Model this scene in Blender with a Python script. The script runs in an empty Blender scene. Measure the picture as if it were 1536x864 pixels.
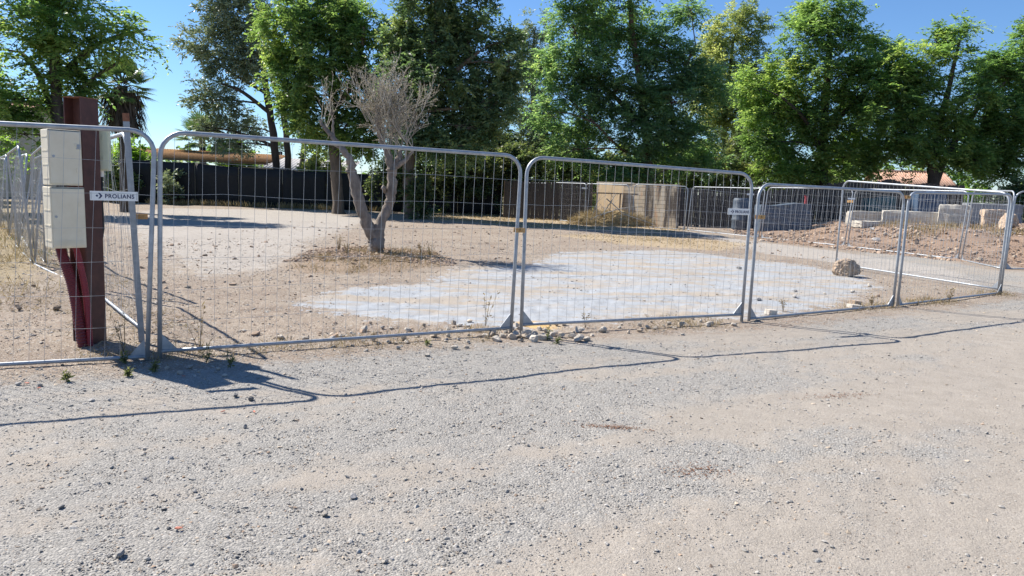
import bpy, bmesh, math, random
import numpy as np
from mathutils import Vector, Matrix

# ---------------------------------------------------------------- camera, sky, sun, exposure
S = bpy.context.scene
C = S.collection
cam_d = bpy.data.cameras.new('camera'); cam = bpy.data.objects.new('camera', cam_d); C.objects.link(cam)
cam_d.sensor_width = 36.0; cam_d.lens = 36.0 * 1100.0 / 1536.0
cam_d.clip_start = 0.05; cam_d.clip_end = 6000
cam.matrix_world = (Matrix.Translation((0, 0, 1.62)) @ Matrix.Rotation(math.radians(90 - 7.7), 4, 'X')
                    @ Matrix.Rotation(math.radians(1.95), 4, 'Z'))
S.camera = cam

SUN_AZ = math.atan2(-0.87, 0.50)          # clockwise from +Y
SUN_EL = math.radians(45)
W = bpy.data.worlds.new('World'); S.world = W; W.use_nodes = True
wn = W.node_tree.nodes; wl = W.node_tree.links
for n in list(wn): wn.remove(n)
sky = wn.new('ShaderNodeTexSky'); sky.sky_type = 'NISHITA'; sky.sun_disc = False
sky.sun_elevation = SUN_EL; sky.sun_rotation = SUN_AZ
sky.altitude = 0; sky.air_density = 1.0; sky.dust_density = 0.0; sky.ozone_density = 10.0
bg = wn.new('ShaderNodeBackground'); bg.inputs['Strength'].default_value = 0.078
wo = wn.new('ShaderNodeOutputWorld')
wl.new(sky.outputs[0], bg.inputs[0]); wl.new(bg.outputs[0], wo.inputs[0])
sd = bpy.data.lights.new('sun', 'SUN'); sd.energy = 4.6; sd.angle = math.radians(0.53); sd.color = (1.0, 0.94, 0.85)
sun = bpy.data.objects.new('sun', sd); C.objects.link(sun)
to_sun = Vector((math.sin(SUN_AZ) * math.cos(SUN_EL), math.cos(SUN_AZ) * math.cos(SUN_EL), math.sin(SUN_EL)))
sun.rotation_euler = to_sun.to_track_quat('Z', 'Y').to_euler(); sun.location = (-20, 12, 25)
S.view_settings.view_transform = 'Standard'; S.view_settings.look = 'None'
S.view_settings.exposure = 1.0; S.view_settings.gamma = 1.0
S.render.engine = 'CYCLES'
S.cycles.use_denoising = True
S.cycles.max_bounces = 8; S.cycles.diffuse_bounces = 3; S.cycles.transmission_bounces = 4; S.cycles.transparent_max_bounces = 6

random.seed(7); RNG = np.random.default_rng(11)

# ---------------------------------------------------------------- helpers
def tag(o, label, cat, group=None):
    o['label'] = label; o['category'] = cat
    if group: o['group'] = group
    return o
def thing(name, label, cat, loc=(0, 0, 0), rz=0.0, group=None):
    o = bpy.data.objects.new(name, None); C.objects.link(o)
    o.location = loc; o.rotation_euler = (0, 0, rz); o.empty_display_size = 0.2
    return tag(o, label, cat, group)
def link_mesh(name, me, m=None, parent=None):
    o = bpy.data.objects.new(name, me); C.objects.link(o)
    if m is not None and not me.materials: me.materials.append(m)
    if parent is not None: o.parent = parent
    return o
class MB:
    """collects boxes, tubes, prisms into one mesh"""
    def __init__(s): s.v = []; s.f = []
    def add(s, vs, fs):
        n = len(s.v); s.v += [tuple(p) for p in vs]; s.f += [tuple(i + n for i in f) for f in fs]
    def box(s, c, d, M=None):
        x, y, z = d[0] / 2, d[1] / 2, d[2] / 2
        vs = [Vector((sx * x, sy * y, sz * z)) for sz in (-1, 1) for sx, sy in ((-1, -1), (1, -1), (1, 1), (-1, 1))]
        if M is not None: vs = [M @ p for p in vs]
        vs = [p + Vector(c) for p in vs]
        s.add(vs, [(3, 2, 1, 0), (4, 5, 6, 7), (0, 1, 5, 4), (1, 2, 6, 5), (2, 3, 7, 6), (3, 0, 4, 7)]); return s
    def tube(s, pts, r, n=8, caps=True):
        pts = [Vector(p) for p in pts]; k = len(pts)
        if not hasattr(r, '__len__'): r = [r] * k
        t0 = (pts[1] - pts[0]).normalized()
        u = t0.orthogonal().normalized(); vs = []; fs = []
        for i, p in enumerate(pts):
            a = pts[max(i - 1, 0)]; b = pts[min(i + 1, k - 1)]
            t = (b - a)
            t = t.normalized() if t.length > 1e-9 else t0
            u = (u - t * u.dot(t)); u = u.normalized() if u.length > 1e-6 else t.orthogonal().normalized()
            w = t.cross(u)
            for j in range(n):
                q = 2 * math.pi * j / n
                vs.append(p + (u * math.cos(q) + w * math.sin(q)) * r[i])
        for i in range(k - 1):
            for j in range(n):
                fs.append((i * n + j, i * n + (j + 1) % n, (i + 1) * n + (j + 1) % n, (i + 1) * n + j))
        if caps:
            fs.append(tuple(range(n - 1, -1, -1))); fs.append(tuple((k - 1) * n + j for j in range(n)))
        s.add(vs, fs); return s
    def prism(s, poly, h0, h1, M=None):
        n = len(poly)
        vs = [Vector((x, y, h0)) for x, y in poly] + [Vector((x, y, h1)) for x, y in poly]
        if M is not None: vs = [M @ p for p in vs]
        s.add(vs, [tuple(range(n - 1, -1, -1)), tuple(range(n, 2 * n))] + [(i, (i + 1) % n, n + (i + 1) % n, n + i) for i in range(n)]); return s
    def mesh(s, name, smooth=False):
        me = bpy.data.meshes.new(name); me.from_pydata(s.v, [], s.f); me.update()
        if smooth: me.polygons.foreach_set('use_smooth', [True] * len(me.polygons))
        return me
    def build(s, name, m, parent=None, smooth=False, bevel=0):
        me = s.mesh(name, smooth)
        if bevel:
            bm = bmesh.new(); bm.from_mesh(me)
            bmesh.ops.bevel(bm, geom=list(bm.edges), offset=bevel, segments=2, affect='EDGES', profile=0.6)
            bm.to_mesh(me); bm.free()
        return link_mesh(name, me, m, parent)

def _h(ix, iy, seed):
    n = (ix.astype(np.int64) * 374761393 + iy.astype(np.int64) * 668265263 + seed * 1442695041) & 0x7fffffff
    n = ((n ^ (n >> 13)) * 1274126177) & 0x7fffffff
    n = ((n ^ (n >> 15)) * 1103515245) & 0x7fffffff
    return ((n ^ (n >> 16)) & 0xffff) / 65535.0
def vnoise(x, y, seed=0):
    x = np.asarray(x, float); y = np.asarray(y, float)
    ix = np.floor(x); iy = np.floor(y); fx = x - ix; fy = y - iy
    fx = fx * fx * (3 - 2 * fx); fy = fy * fy * (3 - 2 * fy)
    a = _h(ix, iy, seed); b = _h(ix + 1, iy, seed); c = _h(ix, iy + 1, seed); d = _h(ix + 1, iy + 1, seed)
    return (a + (b - a) * fx) * (1 - fy) + (c + (d - c) * fx) * fy - 0.5
def sdist(poly, x, y):
    """signed distance to a polygon, positive inside"""
    P = np.array(poly, float); x = np.asarray(x, float); y = np.asarray(y, float)
    best = np.full(x.shape, 1e9); ins = np.zeros(x.shape, bool)
    for i in range(len(P)):
        a = P[i]; b = P[(i + 1) % len(P)]; d = b - a
        t = np.clip(((x - a[0]) * d[0] + (y - a[1]) * d[1]) / (d @ d), 0, 1)
        best = np.minimum(best, np.hypot(x - a[0] - t * d[0], y - a[1] - t * d[1]))
        c = (a[1] > y) != (b[1] > y)
        with np.errstate(divide='ignore', invalid='ignore'):
            xi = a[0] + (y - a[1]) * d[0] / (d[1] if d[1] != 0 else 1e-9)
        ins ^= c & (x < xi)
    return np.where(ins, best, -best)
def sstep(a, b, x):
    t = np.clip((x - a) / (b - a), 0, 1); return t * t * (3 - 2 * t)

# ---------------------------------------------------------------- materials
def new_mat(name):
    m = bpy.data.materials.new(name); m.use_nodes = True
    nt = m.node_tree
    return m, nt, nt.nodes['Principled BSDF'], nt.nodes, nt.links
def nmix(nt, f, a, b, mode='MIX'):
    n = nt.nodes.new('ShaderNodeMix'); n.data_type = 'RGBA'; n.blend_type = mode
    for sock, v in ((n.inputs[0], f), (n.inputs[6], a), (n.inputs[7], b)):
        if isinstance(v, (int, float)): sock.default_value = v
        elif isinstance(v, tuple): sock.default_value = (*v, 1) if len(v) == 3 else v
        else: nt.links.new(v, sock)
    return n.outputs[2]
def nmath(nt, op, a, b=None, c=None, clamp=False):
    n = nt.nodes.new('ShaderNodeMath'); n.operation = op; n.use_clamp = clamp
    for i, v in enumerate((a, b, c)):
        if v is None: continue
        if isinstance(v, (int, float)): n.inputs[i].default_value = v
        else: nt.links.new(v, n.inputs[i])
    return n.outputs[0]
def nramp(nt, f, stops, interp='LINEAR'):
    n = nt.nodes.new('ShaderNodeValToRGB'); n.color_ramp.interpolation = interp
    e = n.color_ramp.elements
    while len(e) < len(stops): e.new(0.5)
    for el, (p, c) in zip(e, stops):
        el.position = p; el.color = (*c, 1) if hasattr(c, '__len__') else (c, c, c, 1)
    nt.links.new(f, n.inputs[0]); return n.outputs[0]
def nnoise(nt, vec, scale, detail=4, rough=0.6):
    n = nt.nodes.new('ShaderNodeTexNoise'); n.inputs['Scale'].default_value = scale
    n.inputs['Detail'].default_value = detail; n.inputs['Roughness'].default_value = rough
    if vec is not None: nt.links.new(vec, n.inputs['Vector'])
    return n.outputs['Fac']
def nmap(nt, vec, scale=(1, 1, 1), rot=(0, 0, 0)):
    n = nt.nodes.new('ShaderNodeMapping'); n.inputs['Scale'].default_value = scale; n.inputs['Rotation'].default_value = rot
    nt.links.new(vec, n.inputs['Vector']); return n.outputs[0]
def nbump(nt, h, strength, dist, normal=None):
    n = nt.nodes.new('ShaderNodeBump'); n.inputs['Strength'].default_value = strength; n.inputs['Distance'].default_value = dist
    nt.links.new(h, n.inputs['Height'])
    if normal is not None: nt.links.new(normal, n.inputs['Normal'])
    return n.outputs[0]
def attr(nt, name):
    n = nt.nodes.new('ShaderNodeAttribute'); n.attribute_name = name; return n
def worn(name, c1, c2, scale=6, rough=0.7, metal=0.0, bump=0.15, bdist=0.01, c3=None, stretch=(1, 1, 1), rnd=0.0):
    """a surface mottled between two or three colours, with fine relief"""
    m, nt, p, N, L = new_mat(name)
    tc = N.new('ShaderNodeTexCoord'); v = nmap(nt, tc.outputs['Object'], stretch)
    f = nnoise(nt, v, scale, 6, 0.65)
    col = nramp(nt, f, [(0.3, c1), (0.7, c2)] if c3 is None else [(0.3, c1), (0.55, c2), (0.72, c3)])
    if rnd:
        oi = N.new('ShaderNodeObjectInfo')
        k = nmath(nt, 'MULTIPLY_ADD', oi.outputs['Random'], 2 * rnd, 1 - rnd)
        hs = N.new('ShaderNodeHueSaturation'); L.new(col, hs.inputs['Color']); L.new(k, hs.inputs['Value']); col = hs.outputs[0]
    L.new(col, p.inputs['Base Color'])
    p.inputs['Roughness'].default_value = rough; p.inputs['Metallic'].default_value = metal
    if bump:
        L.new(nbump(nt, nnoise(nt, v, scale * 6, 5, 0.7), bump, bdist), p.inputs['Normal'])
    return m
def leaf_mat(name, dark, mid, lite, trans=0.4, tcol=None, rough=0.45):
    """leaves: colour varies with a per-leaf value, light passes through the blade"""
    m, nt, p, N, L = new_mat(name)
    a = attr(nt, 'tint')
    col = nramp(nt, a.outputs['Fac'], [(0.0, dark), (0.5, mid), (1.0, lite)])
    L.new(col, p.inputs['Base Color']); p.inputs['Roughness'].default_value = rough
    p.inputs['Specular IOR Level'].default_value = 0.35
    tr = N.new('ShaderNodeBsdfTranslucent')
    tcv = nmix(nt, 1.0, col, tcol or (1.7, 1.8, 1.05), 'MULTIPLY')
    L.new(tcv, tr.inputs['Color'])
    mx = N.new('ShaderNodeMixShader'); mx.inputs[0].default_value = trans
    L.new(p.outputs[0], mx.inputs[1]); L.new(tr.outputs[0], mx.inputs[2])
    L.new(mx.outputs[0], N['Material Output'].inputs['Surface'])
    return m
GALV = worn('galvanised_steel', (0.27, 0.295, 0.325), (0.42, 0.45, 0.485), 14, 0.5, 0.45, 0.05, 0.002, stretch=(1, 1, 1))
WIRE = worn('galvanised_wire', (0.33, 0.34, 0.35), (0.48, 0.48, 0.48), 20, 0.5, 0.5, 0)
RUST_CLAMP = worn('rusty_zinc', (0.34, 0.17, 0.05), (0.62, 0.42, 0.2), 60, 0.6, 0.3, 0.2, 0.002)
BEAM = worn('oxide_painted_steel', (0.05, 0.018, 0.016), (0.08, 0.028, 0.023), 9, 0.6, 0.0, 0.08, 0.003, c3=(0.11, 0.042, 0.032))
RUSTY = worn('rusted_steel', (0.16, 0.06, 0.035), (0.3, 0.13, 0.07), 30, 0.75, 0.2, 0.2, 0.003)
BOXM = worn('cream_polyester', (0.68, 0.60, 0.45), (0.76, 0.69, 0.54), 7, 0.6, 0, 0.03, 0.002)
BOXG = worn('pale_green_polyester', (0.60, 0.62, 0.44), (0.68, 0.69, 0.52), 4, 0.5, 0, 0.03, 0.002)
BOXD = worn('box_shadow_gap', (0.05, 0.05, 0.045), (0.09, 0.085, 0.075), 8, 0.8)
CONDUIT = worn('red_conduit_plastic', (0.10, 0.010, 0.016), (0.16, 0.016, 0.025), 12, 0.55, 0, 0.05, 0.003)
CONDUIT2 = worn('bright_red_conduit_plastic', (0.17, 0.014, 0.026), (0.25, 0.024, 0.038), 12, 0.55, 0, 0.05, 0.003)
BLACKP = worn('black_rubber', (0.012, 0.012, 0.013), (0.03, 0.03, 0.03), 10, 0.5)
WHITEP = worn('white_plastic', (0.74, 0.74, 0.72), (0.82, 0.82, 0.8), 9, 0.4, 0, 0.0)
NAVY = worn('navy_print', (0.012, 0.02, 0.085), (0.018, 0.026, 0.1), 9, 0.5, 0, 0.0)
WOOD = worn('weathered_wood', (0.16, 0.10, 0.06), (0.30, 0.21, 0.14), 12, 0.85, 0, 0.3, 0.004, stretch=(1, 1, .15))
BARK = worn('grey_brown_bark', (0.075, 0.058, 0.045), (0.19, 0.15, 0.115), 7, 0.95, 0, 0.9, 0.03, stretch=(1, 1, .25))
BARK_D = worn('dark_bark', (0.035, 0.028, 0.024), (0.10, 0.08, 0.065), 7, 0.95, 0, 0.9, 0.03, stretch=(1, 1, .25))
BARK_R = worn('reddish_bark', (0.10, 0.055, 0.04), (0.20, 0.125, 0.095), 7, 0.95, 0, 0.9, 0.03, stretch=(1, 1, .25))
BARK_O = worn('olive_bark', (0.12, 0.097, 0.08), (0.33, 0.28, 0.235), 9, 0.95, 0, 1.0, 0.02, stretch=(1, 1, .35))
TWIG = worn('dead_twig', (0.27, 0.245, 0.205), (0.45, 0.415, 0.355), 5, 0.9, 0, 0)
CUTWOOD = worn('sawn_wood', (0.22, 0.16, 0.11), (0.36, 0.28, 0.2), 30, 0.9)
SCREEN = worn('black_screen_fabric', (0.006, 0.0065, 0.009), (0.012, 0.013, 0.016), 5, 0.75, 0, 0.3, 0.02)
STONE_P = worn('pale_limestone', (0.42, 0.365, 0.30), (0.60, 0.54, 0.46), 5, 0.9, 0, 0.7, 0.02, c3=(0.62, 0.57, 0.49), rnd=0.12)
STONE_B = worn('sawn_limestone_block', (0.34, 0.31, 0.26), (0.50, 0.465, 0.40), 3, 0.9, 0, 0.6, 0.02, c3=(0.30, 0.28, 0.24), rnd=0.08)
STONE_T = worn('tan_rock', (0.38, 0.27, 0.19), (0.54, 0.42, 0.31), 2.5, 0.9, 0, 0.9, 0.05, c3=(0.46, 0.37, 0.29))
STONE_D = worn('dark_stone', (0.12, 0.118, 0.118), (0.22, 0.212, 0.205), 25, 0.85, 0, 0.6, 0.005, rnd=0.35)
STONE_G = worn('grey_stone', (0.27, 0.255, 0.24), (0.46, 0.435, 0.41), 22, 0.9, 0, 0.6, 0.005, rnd=0.25)
PEBBLE = worn('gravel_pebble', (0.26, 0.245, 0.22), (0.39, 0.365, 0.33), 40, 0.9, 0, 0.0, rnd=0.25)
CLOD = worn('soil_clod', (0.27, 0.19, 0.13), (0.40, 0.30, 0.225), 20, 0.95, 0, 0.0, rnd=0.3)
PALETAN = worn('tan_pebble', (0.33, 0.26, 0.19), (0.5, 0.42, 0.33), 30, 0.9, 0, 0, rnd=0.3)
BLUEP = worn('blue_plastic', (0.03, 0.06, 0.12), (0.055, 0.1, 0.17), 3, 0.5)
TARP = worn('grey_blue_sheeting', (0.05, 0.075, 0.11), (0.085, 0.11, 0.145), 2, 0.55, 0, 0.4, 0.03)
TEAL = worn('teal_plastic', (0.012, 0.07, 0.085), (0.02, 0.1, 0.12), 3, 0.5)
REDP = worn('faded_red_paint', (0.30, 0.03, 0.05), (0.38, 0.06, 0.07), 6, 0.6)
PLY = worn('plywood', (0.46, 0.33, 0.19), (0.62, 0.48, 0.31), 3, 0.8, 0, 0.15, 0.004, stretch=(1, 1, .3))
REED = worn('dark_reed', (0.04, 0.036, 0.034), (0.105, 0.09, 0.08), 5, 0.95, 0, 0.5, 0.02, stretch=(6, 6, .4))
CREAMW = worn('cream_render', (0.55, 0.48, 0.37), (0.64, 0.57, 0.46), 2, 0.9, 0, 0.2, 0.01)
TILE = worn('terracotta_tile', (0.30, 0.16, 0.105), (0.42, 0.26, 0.185), 2.2, 0.85, 0, 0.3, 0.02, c3=(0.46, 0.34, 0.27), stretch=(3, 1, 1))
ORANGE_ROOF = worn('ochre_roof_covering', (0.25, 0.12, 0.045), (0.46, 0.27, 0.11), 5, 0.9, 0, 0.8, 0.05)
GREYROOF = worn('grey_corrugated_sheet', (0.30, 0.29, 0.28), (0.42, 0.40, 0.38), 2, 0.7, 0, 0.1, 0.01)
GLASSD = worn('dark_pane', (0.02, 0.025, 0.03), (0.05, 0.055, 0.06), 2, 0.15, 0, 0)
REDBIT = worn('red_fragment', (0.42, 0.13, 0.08), (0.5, 0.2, 0.13), 30, 0.7, 0, 0)
LITTER = worn('crumpled_wrapper', (0.35, 0.48, 0.68), (0.75, 0.8, 0.85), 25, 0.5, 0, 0.2, 0.01)
DUSTY_LEAF = worn('dead_leaf_litter', (0.11, 0.05, 0.028), (0.22, 0.11, 0.06), 60, 0.9, 0, 0)

# ---------------------------------------------------------------- measured layout (metres): ground areas and tree forms
GREY_PATCH = [(-2.89, 9.89), (-2.53, 11.11), (-1.43, 12.2), (-1.06, 14.73), (0.44, 15.75), (1.24, 19.44), (4.43, 21.16), (5.97, 19.84), (6.87, 18.35), (7.67, 16.13), (6.93, 13.93), (4.98, 11.24), (3.26, 9.73), (1.72, 9.63), (0.27, 8.52), (-1.16, 8.6), (-2.41, 9.11)]
PALE_GRAVEL = [(-16.17, 28.67), (-18.37, 38.87), (-11.2, 42.38), (-6.41, 33.47), (-5.52, 20.19), (-4.32, 13.93), (-5.18, 12.07), (-7.54, 15.6)]
GREY_STRIP = [(7.65, 33.89), (8.84, 27.09), (10.27, 23.55), (11.01, 18.57), (9.9, 15.22), (8.96, 15.53), (8.58, 18.43), (7.42, 21.45)]
STRAW_BAND = [(-7.3, 46.9), (-0.49, 46.23), (4.74, 40.75), (8.53, 35.0), (6.36, 30.6), (0.82, 31.24), (-4.2, 35.26)]
STRAW_PATCH = [(1.45, 27.0), (5.13, 29.9), (8.34, 25.54), (6.17, 21.87), (3.52, 22.78)]
RED_SOIL = [(10.26, 35.49), (15.01, 45.01), (23.56, 49.25), (38.28, 55.37), (65.3, 64.0), (15.65, 15.13), (13.53, 19.37), (12.76, 20.91), (11.3, 23.45), (9.43, 27.37)]
OLIVE_RING = [(-4.44, 13.89), (-4.66, 17.65), (-3.74, 19.54), (-2.14, 18.09), (-1.24, 15.19), (-2.05, 13.28), (-3.36, 12.69)]
WEED_AREA = [(-10.09, 10.27), (-31.94, 36.26), (-28.47, 44.15), (-9.76, 16.46), (-7.2, 11.06), (-7.31, 9.6)]
TREE_LEFT_LOCUST = dict(y=30, branches=[[(-18.36, 30.0, 0.01, 0.245), (-18.4, 30.0, 1.89, 0.232), (-18.46, 30.0, 4.0, 0.218), (-18.48, 30.0, 5.82, 0.191), (-18.48, 30.0, 7.86, 0.109)], [(-18.43, 30.0, 3.48, 0.164), (-19.0, 30.0, 4.51, 0.136), (-19.73, 30.0, 5.78, 0.109), (-20.61, 30.0, 6.52, 0.082)], [(-18.45, 30.0, 5.3, 0.136), (-17.16, 30.0, 6.88, 0.109), (-15.54, 30.0, 7.7, 0.055)], [(-18.43, 30.0, 3.48, 0.109), (-17.5, 30.0, 5.08, 0.082), (-16.13, 30.0, 6.15, 0.055)]], lobes=[(-19.51, 7.32, 1.91, 1.23), (-17.42, 6.88, 1.77, 1.09), (-15.69, 7.31, 1.04, 0.65), (-19.08, 5.54, 1.5, 1.04), (-17.7, 5.53, 1.15, 0.82), (-20.07, 4.47, 1.23, 0.87), (-18.68, 3.94, 1.15, 0.6), (-22.19, 6.72, 2.05, 1.91), (-17.88, 8.38, 2.05, 1.23), (-21.81, 4.41, 1.64, 1.23), (-19.39, 9.45, 2.32, 1.09), (-20.28, 3.15, 1.23, 0.6), (-16.25, 6.61, 0.93, 0.49)])
TREE_GREY_GREEN = dict(y=47, branches=[[(-14.91, 47.0, 2.01, 0.235), (-15.28, 47.0, 3.75, 0.235), (-15.67, 47.0, 6.61, 0.214), (-16.05, 47.0, 9.02, 0.171), (-16.72, 47.0, 11.79, 0.107)], [(-14.4, 47.0, 2.03, 0.214), (-14.51, 47.0, 4.6, 0.192), (-14.91, 47.0, 6.64, 0.171), (-15.4, 47.0, 8.24, 0.128), (-15.08, 47.0, 11.05, 0.085)], [(-13.64, 47.0, 2.06, 0.192), (-13.59, 47.0, 4.01, 0.171), (-13.33, 47.0, 5.46, 0.128)], [(-15.55, 47.0, 5.8, 0.128), (-17.0, 47.0, 6.97, 0.107), (-18.03, 47.0, 7.34, 0.064)], [(-15.75, 47.0, 7.01, 0.128), (-17.19, 47.0, 7.78, 0.085), (-18.43, 47.0, 8.54, 0.051)]], lobes=[(-18.37, 11.54, 1.62, 1.54), (-18.0, 9.16, 2.05, 1.62), (-19.52, 9.63, 1.28, 1.03), (-18.88, 6.5, 1.71, 1.54), (-17.36, 4.92, 1.28, 1.03), (-16.73, 11.39, 1.54, 1.88), (-19.88, 4.83, 0.94, 0.85), (-17.72, 13.72, 2.14, 1.71), (-16.56, 8.81, 1.11, 1.54), (-18.1, 3.74, 1.37, 0.51)])
TREE_GREEN_ASH = dict(y=39.5, branches=[[(-9.43, 39.5, -0.07, 0.323), (-9.54, 39.5, 1.42, 0.287), (-9.62, 39.5, 2.82, 0.287), (-9.69, 39.5, 4.9, 0.251), (-9.8, 39.5, 7.63, 0.18), (-9.73, 39.5, 10.31, 0.108)], [(-9.66, 39.5, 4.56, 0.18), (-10.78, 39.5, 6.23, 0.126), (-11.82, 39.5, 7.9, 0.072)], [(-9.69, 39.5, 5.24, 0.18), (-8.33, 39.5, 7.34, 0.126), (-7.82, 39.5, 9.37, 0.072)]], lobes=[(-11.81, 9.41, 1.72, 1.62), (-9.73, 9.81, 1.8, 1.62), (-12.1, 7.38, 1.29, 1.29), (-10.43, 7.1, 1.87, 1.51), (-8.34, 9.02, 1.65, 1.8), (-11.31, 5.36, 1.08, 0.86), (-8.15, 6.66, 1.51, 1.62), (-10.5, 3.9, 0.79, 0.57), (-10.77, 11.6, 2.51, 1.44), (-8.84, 4.58, 1.22, 1.01), (-12.86, 8.54, 0.86, 1.08), (-7.61, 4.45, 1.22, 1.01), (-10.78, 4.34, 1.22, 0.79), (-8.31, 3.39, 1.08, 0.65), (-11.83, 6.2, 1.08, 1.08)])
TREE_DARK_ASH = dict(y=36, branches=[[(-5.04, 36.0, -0.06, 0.295), (-5.22, 36.0, 1.23, 0.262), (-5.18, 36.0, 2.83, 0.262), (-4.86, 36.0, 5.05, 0.229), (-4.26, 36.0, 7.25, 0.164), (-3.99, 36.0, 9.4, 0.098)], [(-4.95, 36.0, 4.74, 0.164), (-3.45, 36.0, 6.66, 0.131), (-1.9, 36.0, 7.94, 0.065)], [(-5.07, 36.0, 4.1, 0.131), (-5.68, 36.0, 6.27, 0.098), (-6.02, 36.0, 8.11, 0.065)]], lobes=[(-4.46, 9.23, 2.13, 1.57), (-2.55, 8.53, 1.9, 1.8), (-1.29, 6.73, 1.37, 1.37), (-3.77, 6.65, 2.03, 1.7), (-5.7, 8.12, 1.44, 1.44), (-2.78, 5.19, 1.77, 1.18), (-0.75, 8.59, 0.72, 0.92), (-4.95, 4.74, 1.18, 1.18), (-3.86, 11.05, 2.95, 1.31), (-1.86, 4.37, 1.18, 0.85), (-5.55, 6.03, 1.37, 1.51), (-3.87, 3.77, 1.31, 0.85), (-1.03, 5.34, 1.11, 1.11), (-2.74, 3.49, 1.31, 0.72), (-5.32, 3.62, 1.11, 0.79), (-0.42, 7.37, 0.72, 1.11)])
TREE_CENTRE_LOCUST = dict(y=46, branches=[[(8.53, 46.0, 0.31, 0.335), (8.35, 46.0, 2.04, 0.314), (8.13, 46.0, 3.67, 0.293), (7.59, 46.0, 7.27, 0.251), (6.82, 46.0, 10.78, 0.167), (6.5, 46.0, 13.09, 0.125)], [(7.85, 46.0, 5.68, 0.167), (5.78, 46.0, 7.6, 0.125), (3.66, 46.0, 9.5, 0.084)], [(7.68, 46.0, 6.47, 0.167), (9.41, 46.0, 8.12, 0.125), (10.47, 46.0, 10.51, 0.063)], [(8.12, 46.0, 3.87, 0.125), (6.37, 46.0, 4.21, 0.084), (4.66, 46.0, 5.57, 0.063)]], lobes=[(5.98, 11.53, 3.01, 1.84), (3.57, 9.5, 1.92, 1.42), (8.91, 9.68, 2.17, 1.84), (3.08, 11.51, 1.51, 1.17), (6.18, 7.81, 2.59, 1.76), (9.48, 7.13, 2.01, 1.76), (3.92, 5.62, 1.59, 1.0), (7.33, 5.34, 2.59, 1.42), (10.31, 12.91, 1.34, 0.63), (2.44, 7.57, 1.17, 0.75), (4.63, 14.37, 4.18, 1.67), (5.8, 3.34, 1.34, 0.67), (10.43, 4.96, 1.59, 1.25), (1.64, 9.24, 1.17, 0.75), (8.87, 3.69, 1.76, 0.92), (3.08, 4.1, 1.51, 0.84), (11.35, 3.57, 1.51, 0.92), (1.56, 6.27, 1.09, 0.84), (11.04, 8.17, 1.42, 1.42), (4.56, 7.56, 1.67, 1.25), (6.86, 2.73, 1.67, 0.67)])
TREE_PALE_TALL = dict(y=60, branches=[[(17.27, 60.0, 1.31, 0.273), (16.93, 60.0, 4.5, 0.273), (16.53, 60.0, 7.12, 0.245), (16.62, 60.0, 10.24, 0.164), (16.78, 60.0, 13.83, 0.109)], [(16.58, 60.0, 7.12, 0.164), (17.91, 60.0, 9.25, 0.109), (18.73, 60.0, 12.36, 0.065)]], lobes=[(16.5, 14.07, 2.29, 2.18), (18.31, 14.39, 1.42, 1.64), (15.93, 10.99, 2.18, 2.29), (18.65, 11.34, 1.75, 2.29), (16.68, 7.91, 2.4, 1.85), (17.17, 15.61, 1.42, 0.98), (17.92, 5.59, 2.73, 1.85), (14.84, 13.0, 1.64, 2.18), (19.99, 9.84, 1.96, 2.51), (15.0, 9.15, 2.18, 2.73), (18.22, 8.74, 3.05, 2.51), (20.76, 7.0, 2.18, 1.96)])
TREE_THIN_GREY = dict(y=58, branches=[[(1.48, 58.0, -0.24, 0.211), (1.58, 58.0, 3.91, 0.211), (1.21, 58.0, 6.95, 0.158), (0.96, 58.0, 10.95, 0.105), (1.1, 58.0, 13.9, 0.053)], [(1.33, 58.0, 6.45, 0.132), (-0.37, 58.0, 7.65, 0.079), (-1.64, 58.0, 7.36, 0.053)], [(1.42, 58.0, 5.43, 0.132), (2.73, 58.0, 7.5, 0.079)]], lobes=[(1.12, 13.42, 1.37, 1.79), (0.83, 10.2, 1.27, 1.48), (1.96, 7.48, 1.79, 1.58), (-0.02, 5.13, 2.11, 1.16), (2.07, 4.69, 2.11, 1.79), (0.26, 11.67, 1.27, 1.48), (0.41, 7.68, 1.69, 1.37), (2.1, 10.49, 1.58, 2.11), (1.25, 5.94, 2.32, 1.79)])
TREE_RIGHT_LOCUST = dict(y=48, branches=[[(20.18, 48.0, 0.94, 0.305), (19.92, 48.0, 2.86, 0.284), (19.64, 48.0, 4.97, 0.262), (19.56, 48.0, 8.72, 0.218), (19.43, 48.0, 12.8, 0.131)], [(19.76, 48.0, 4.56, 0.175), (18.04, 48.0, 6.6, 0.131), (16.24, 48.0, 7.79, 0.065)], [(19.69, 48.0, 5.82, 0.175), (21.33, 48.0, 7.96, 0.131), (22.85, 48.0, 9.66, 0.065)], [(19.8, 48.0, 4.13, 0.131), (21.61, 48.0, 5.04, 0.087), (23.19, 48.0, 6.35, 0.052)]], lobes=[(19.55, 13.4, 1.75, 1.13), (18.26, 11.34, 1.92, 1.48), (21.45, 11.85, 1.83, 0.79), (16.98, 9.13, 1.92, 1.4), (19.92, 9.35, 2.36, 1.66), (22.5, 9.85, 1.83, 1.13), (15.97, 6.95, 1.83, 1.13), (19.34, 6.43, 2.79, 1.48), (22.7, 6.96, 2.01, 1.4), (17.03, 4.46, 1.48, 0.79), (21.03, 4.34, 2.44, 1.05), (18.52, 13.17, 1.48, 0.79), (15.61, 5.05, 1.48, 0.87), (23.13, 11.1, 1.13, 0.52), (18.31, 3.45, 2.01, 0.87), (22.9, 5.0, 1.92, 1.05), (14.9, 8.57, 1.48, 1.13), (21.52, 8.17, 1.75, 1.31), (17.76, 7.42, 1.75, 1.31), (16.38, 3.38, 1.48, 0.7)])
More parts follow.
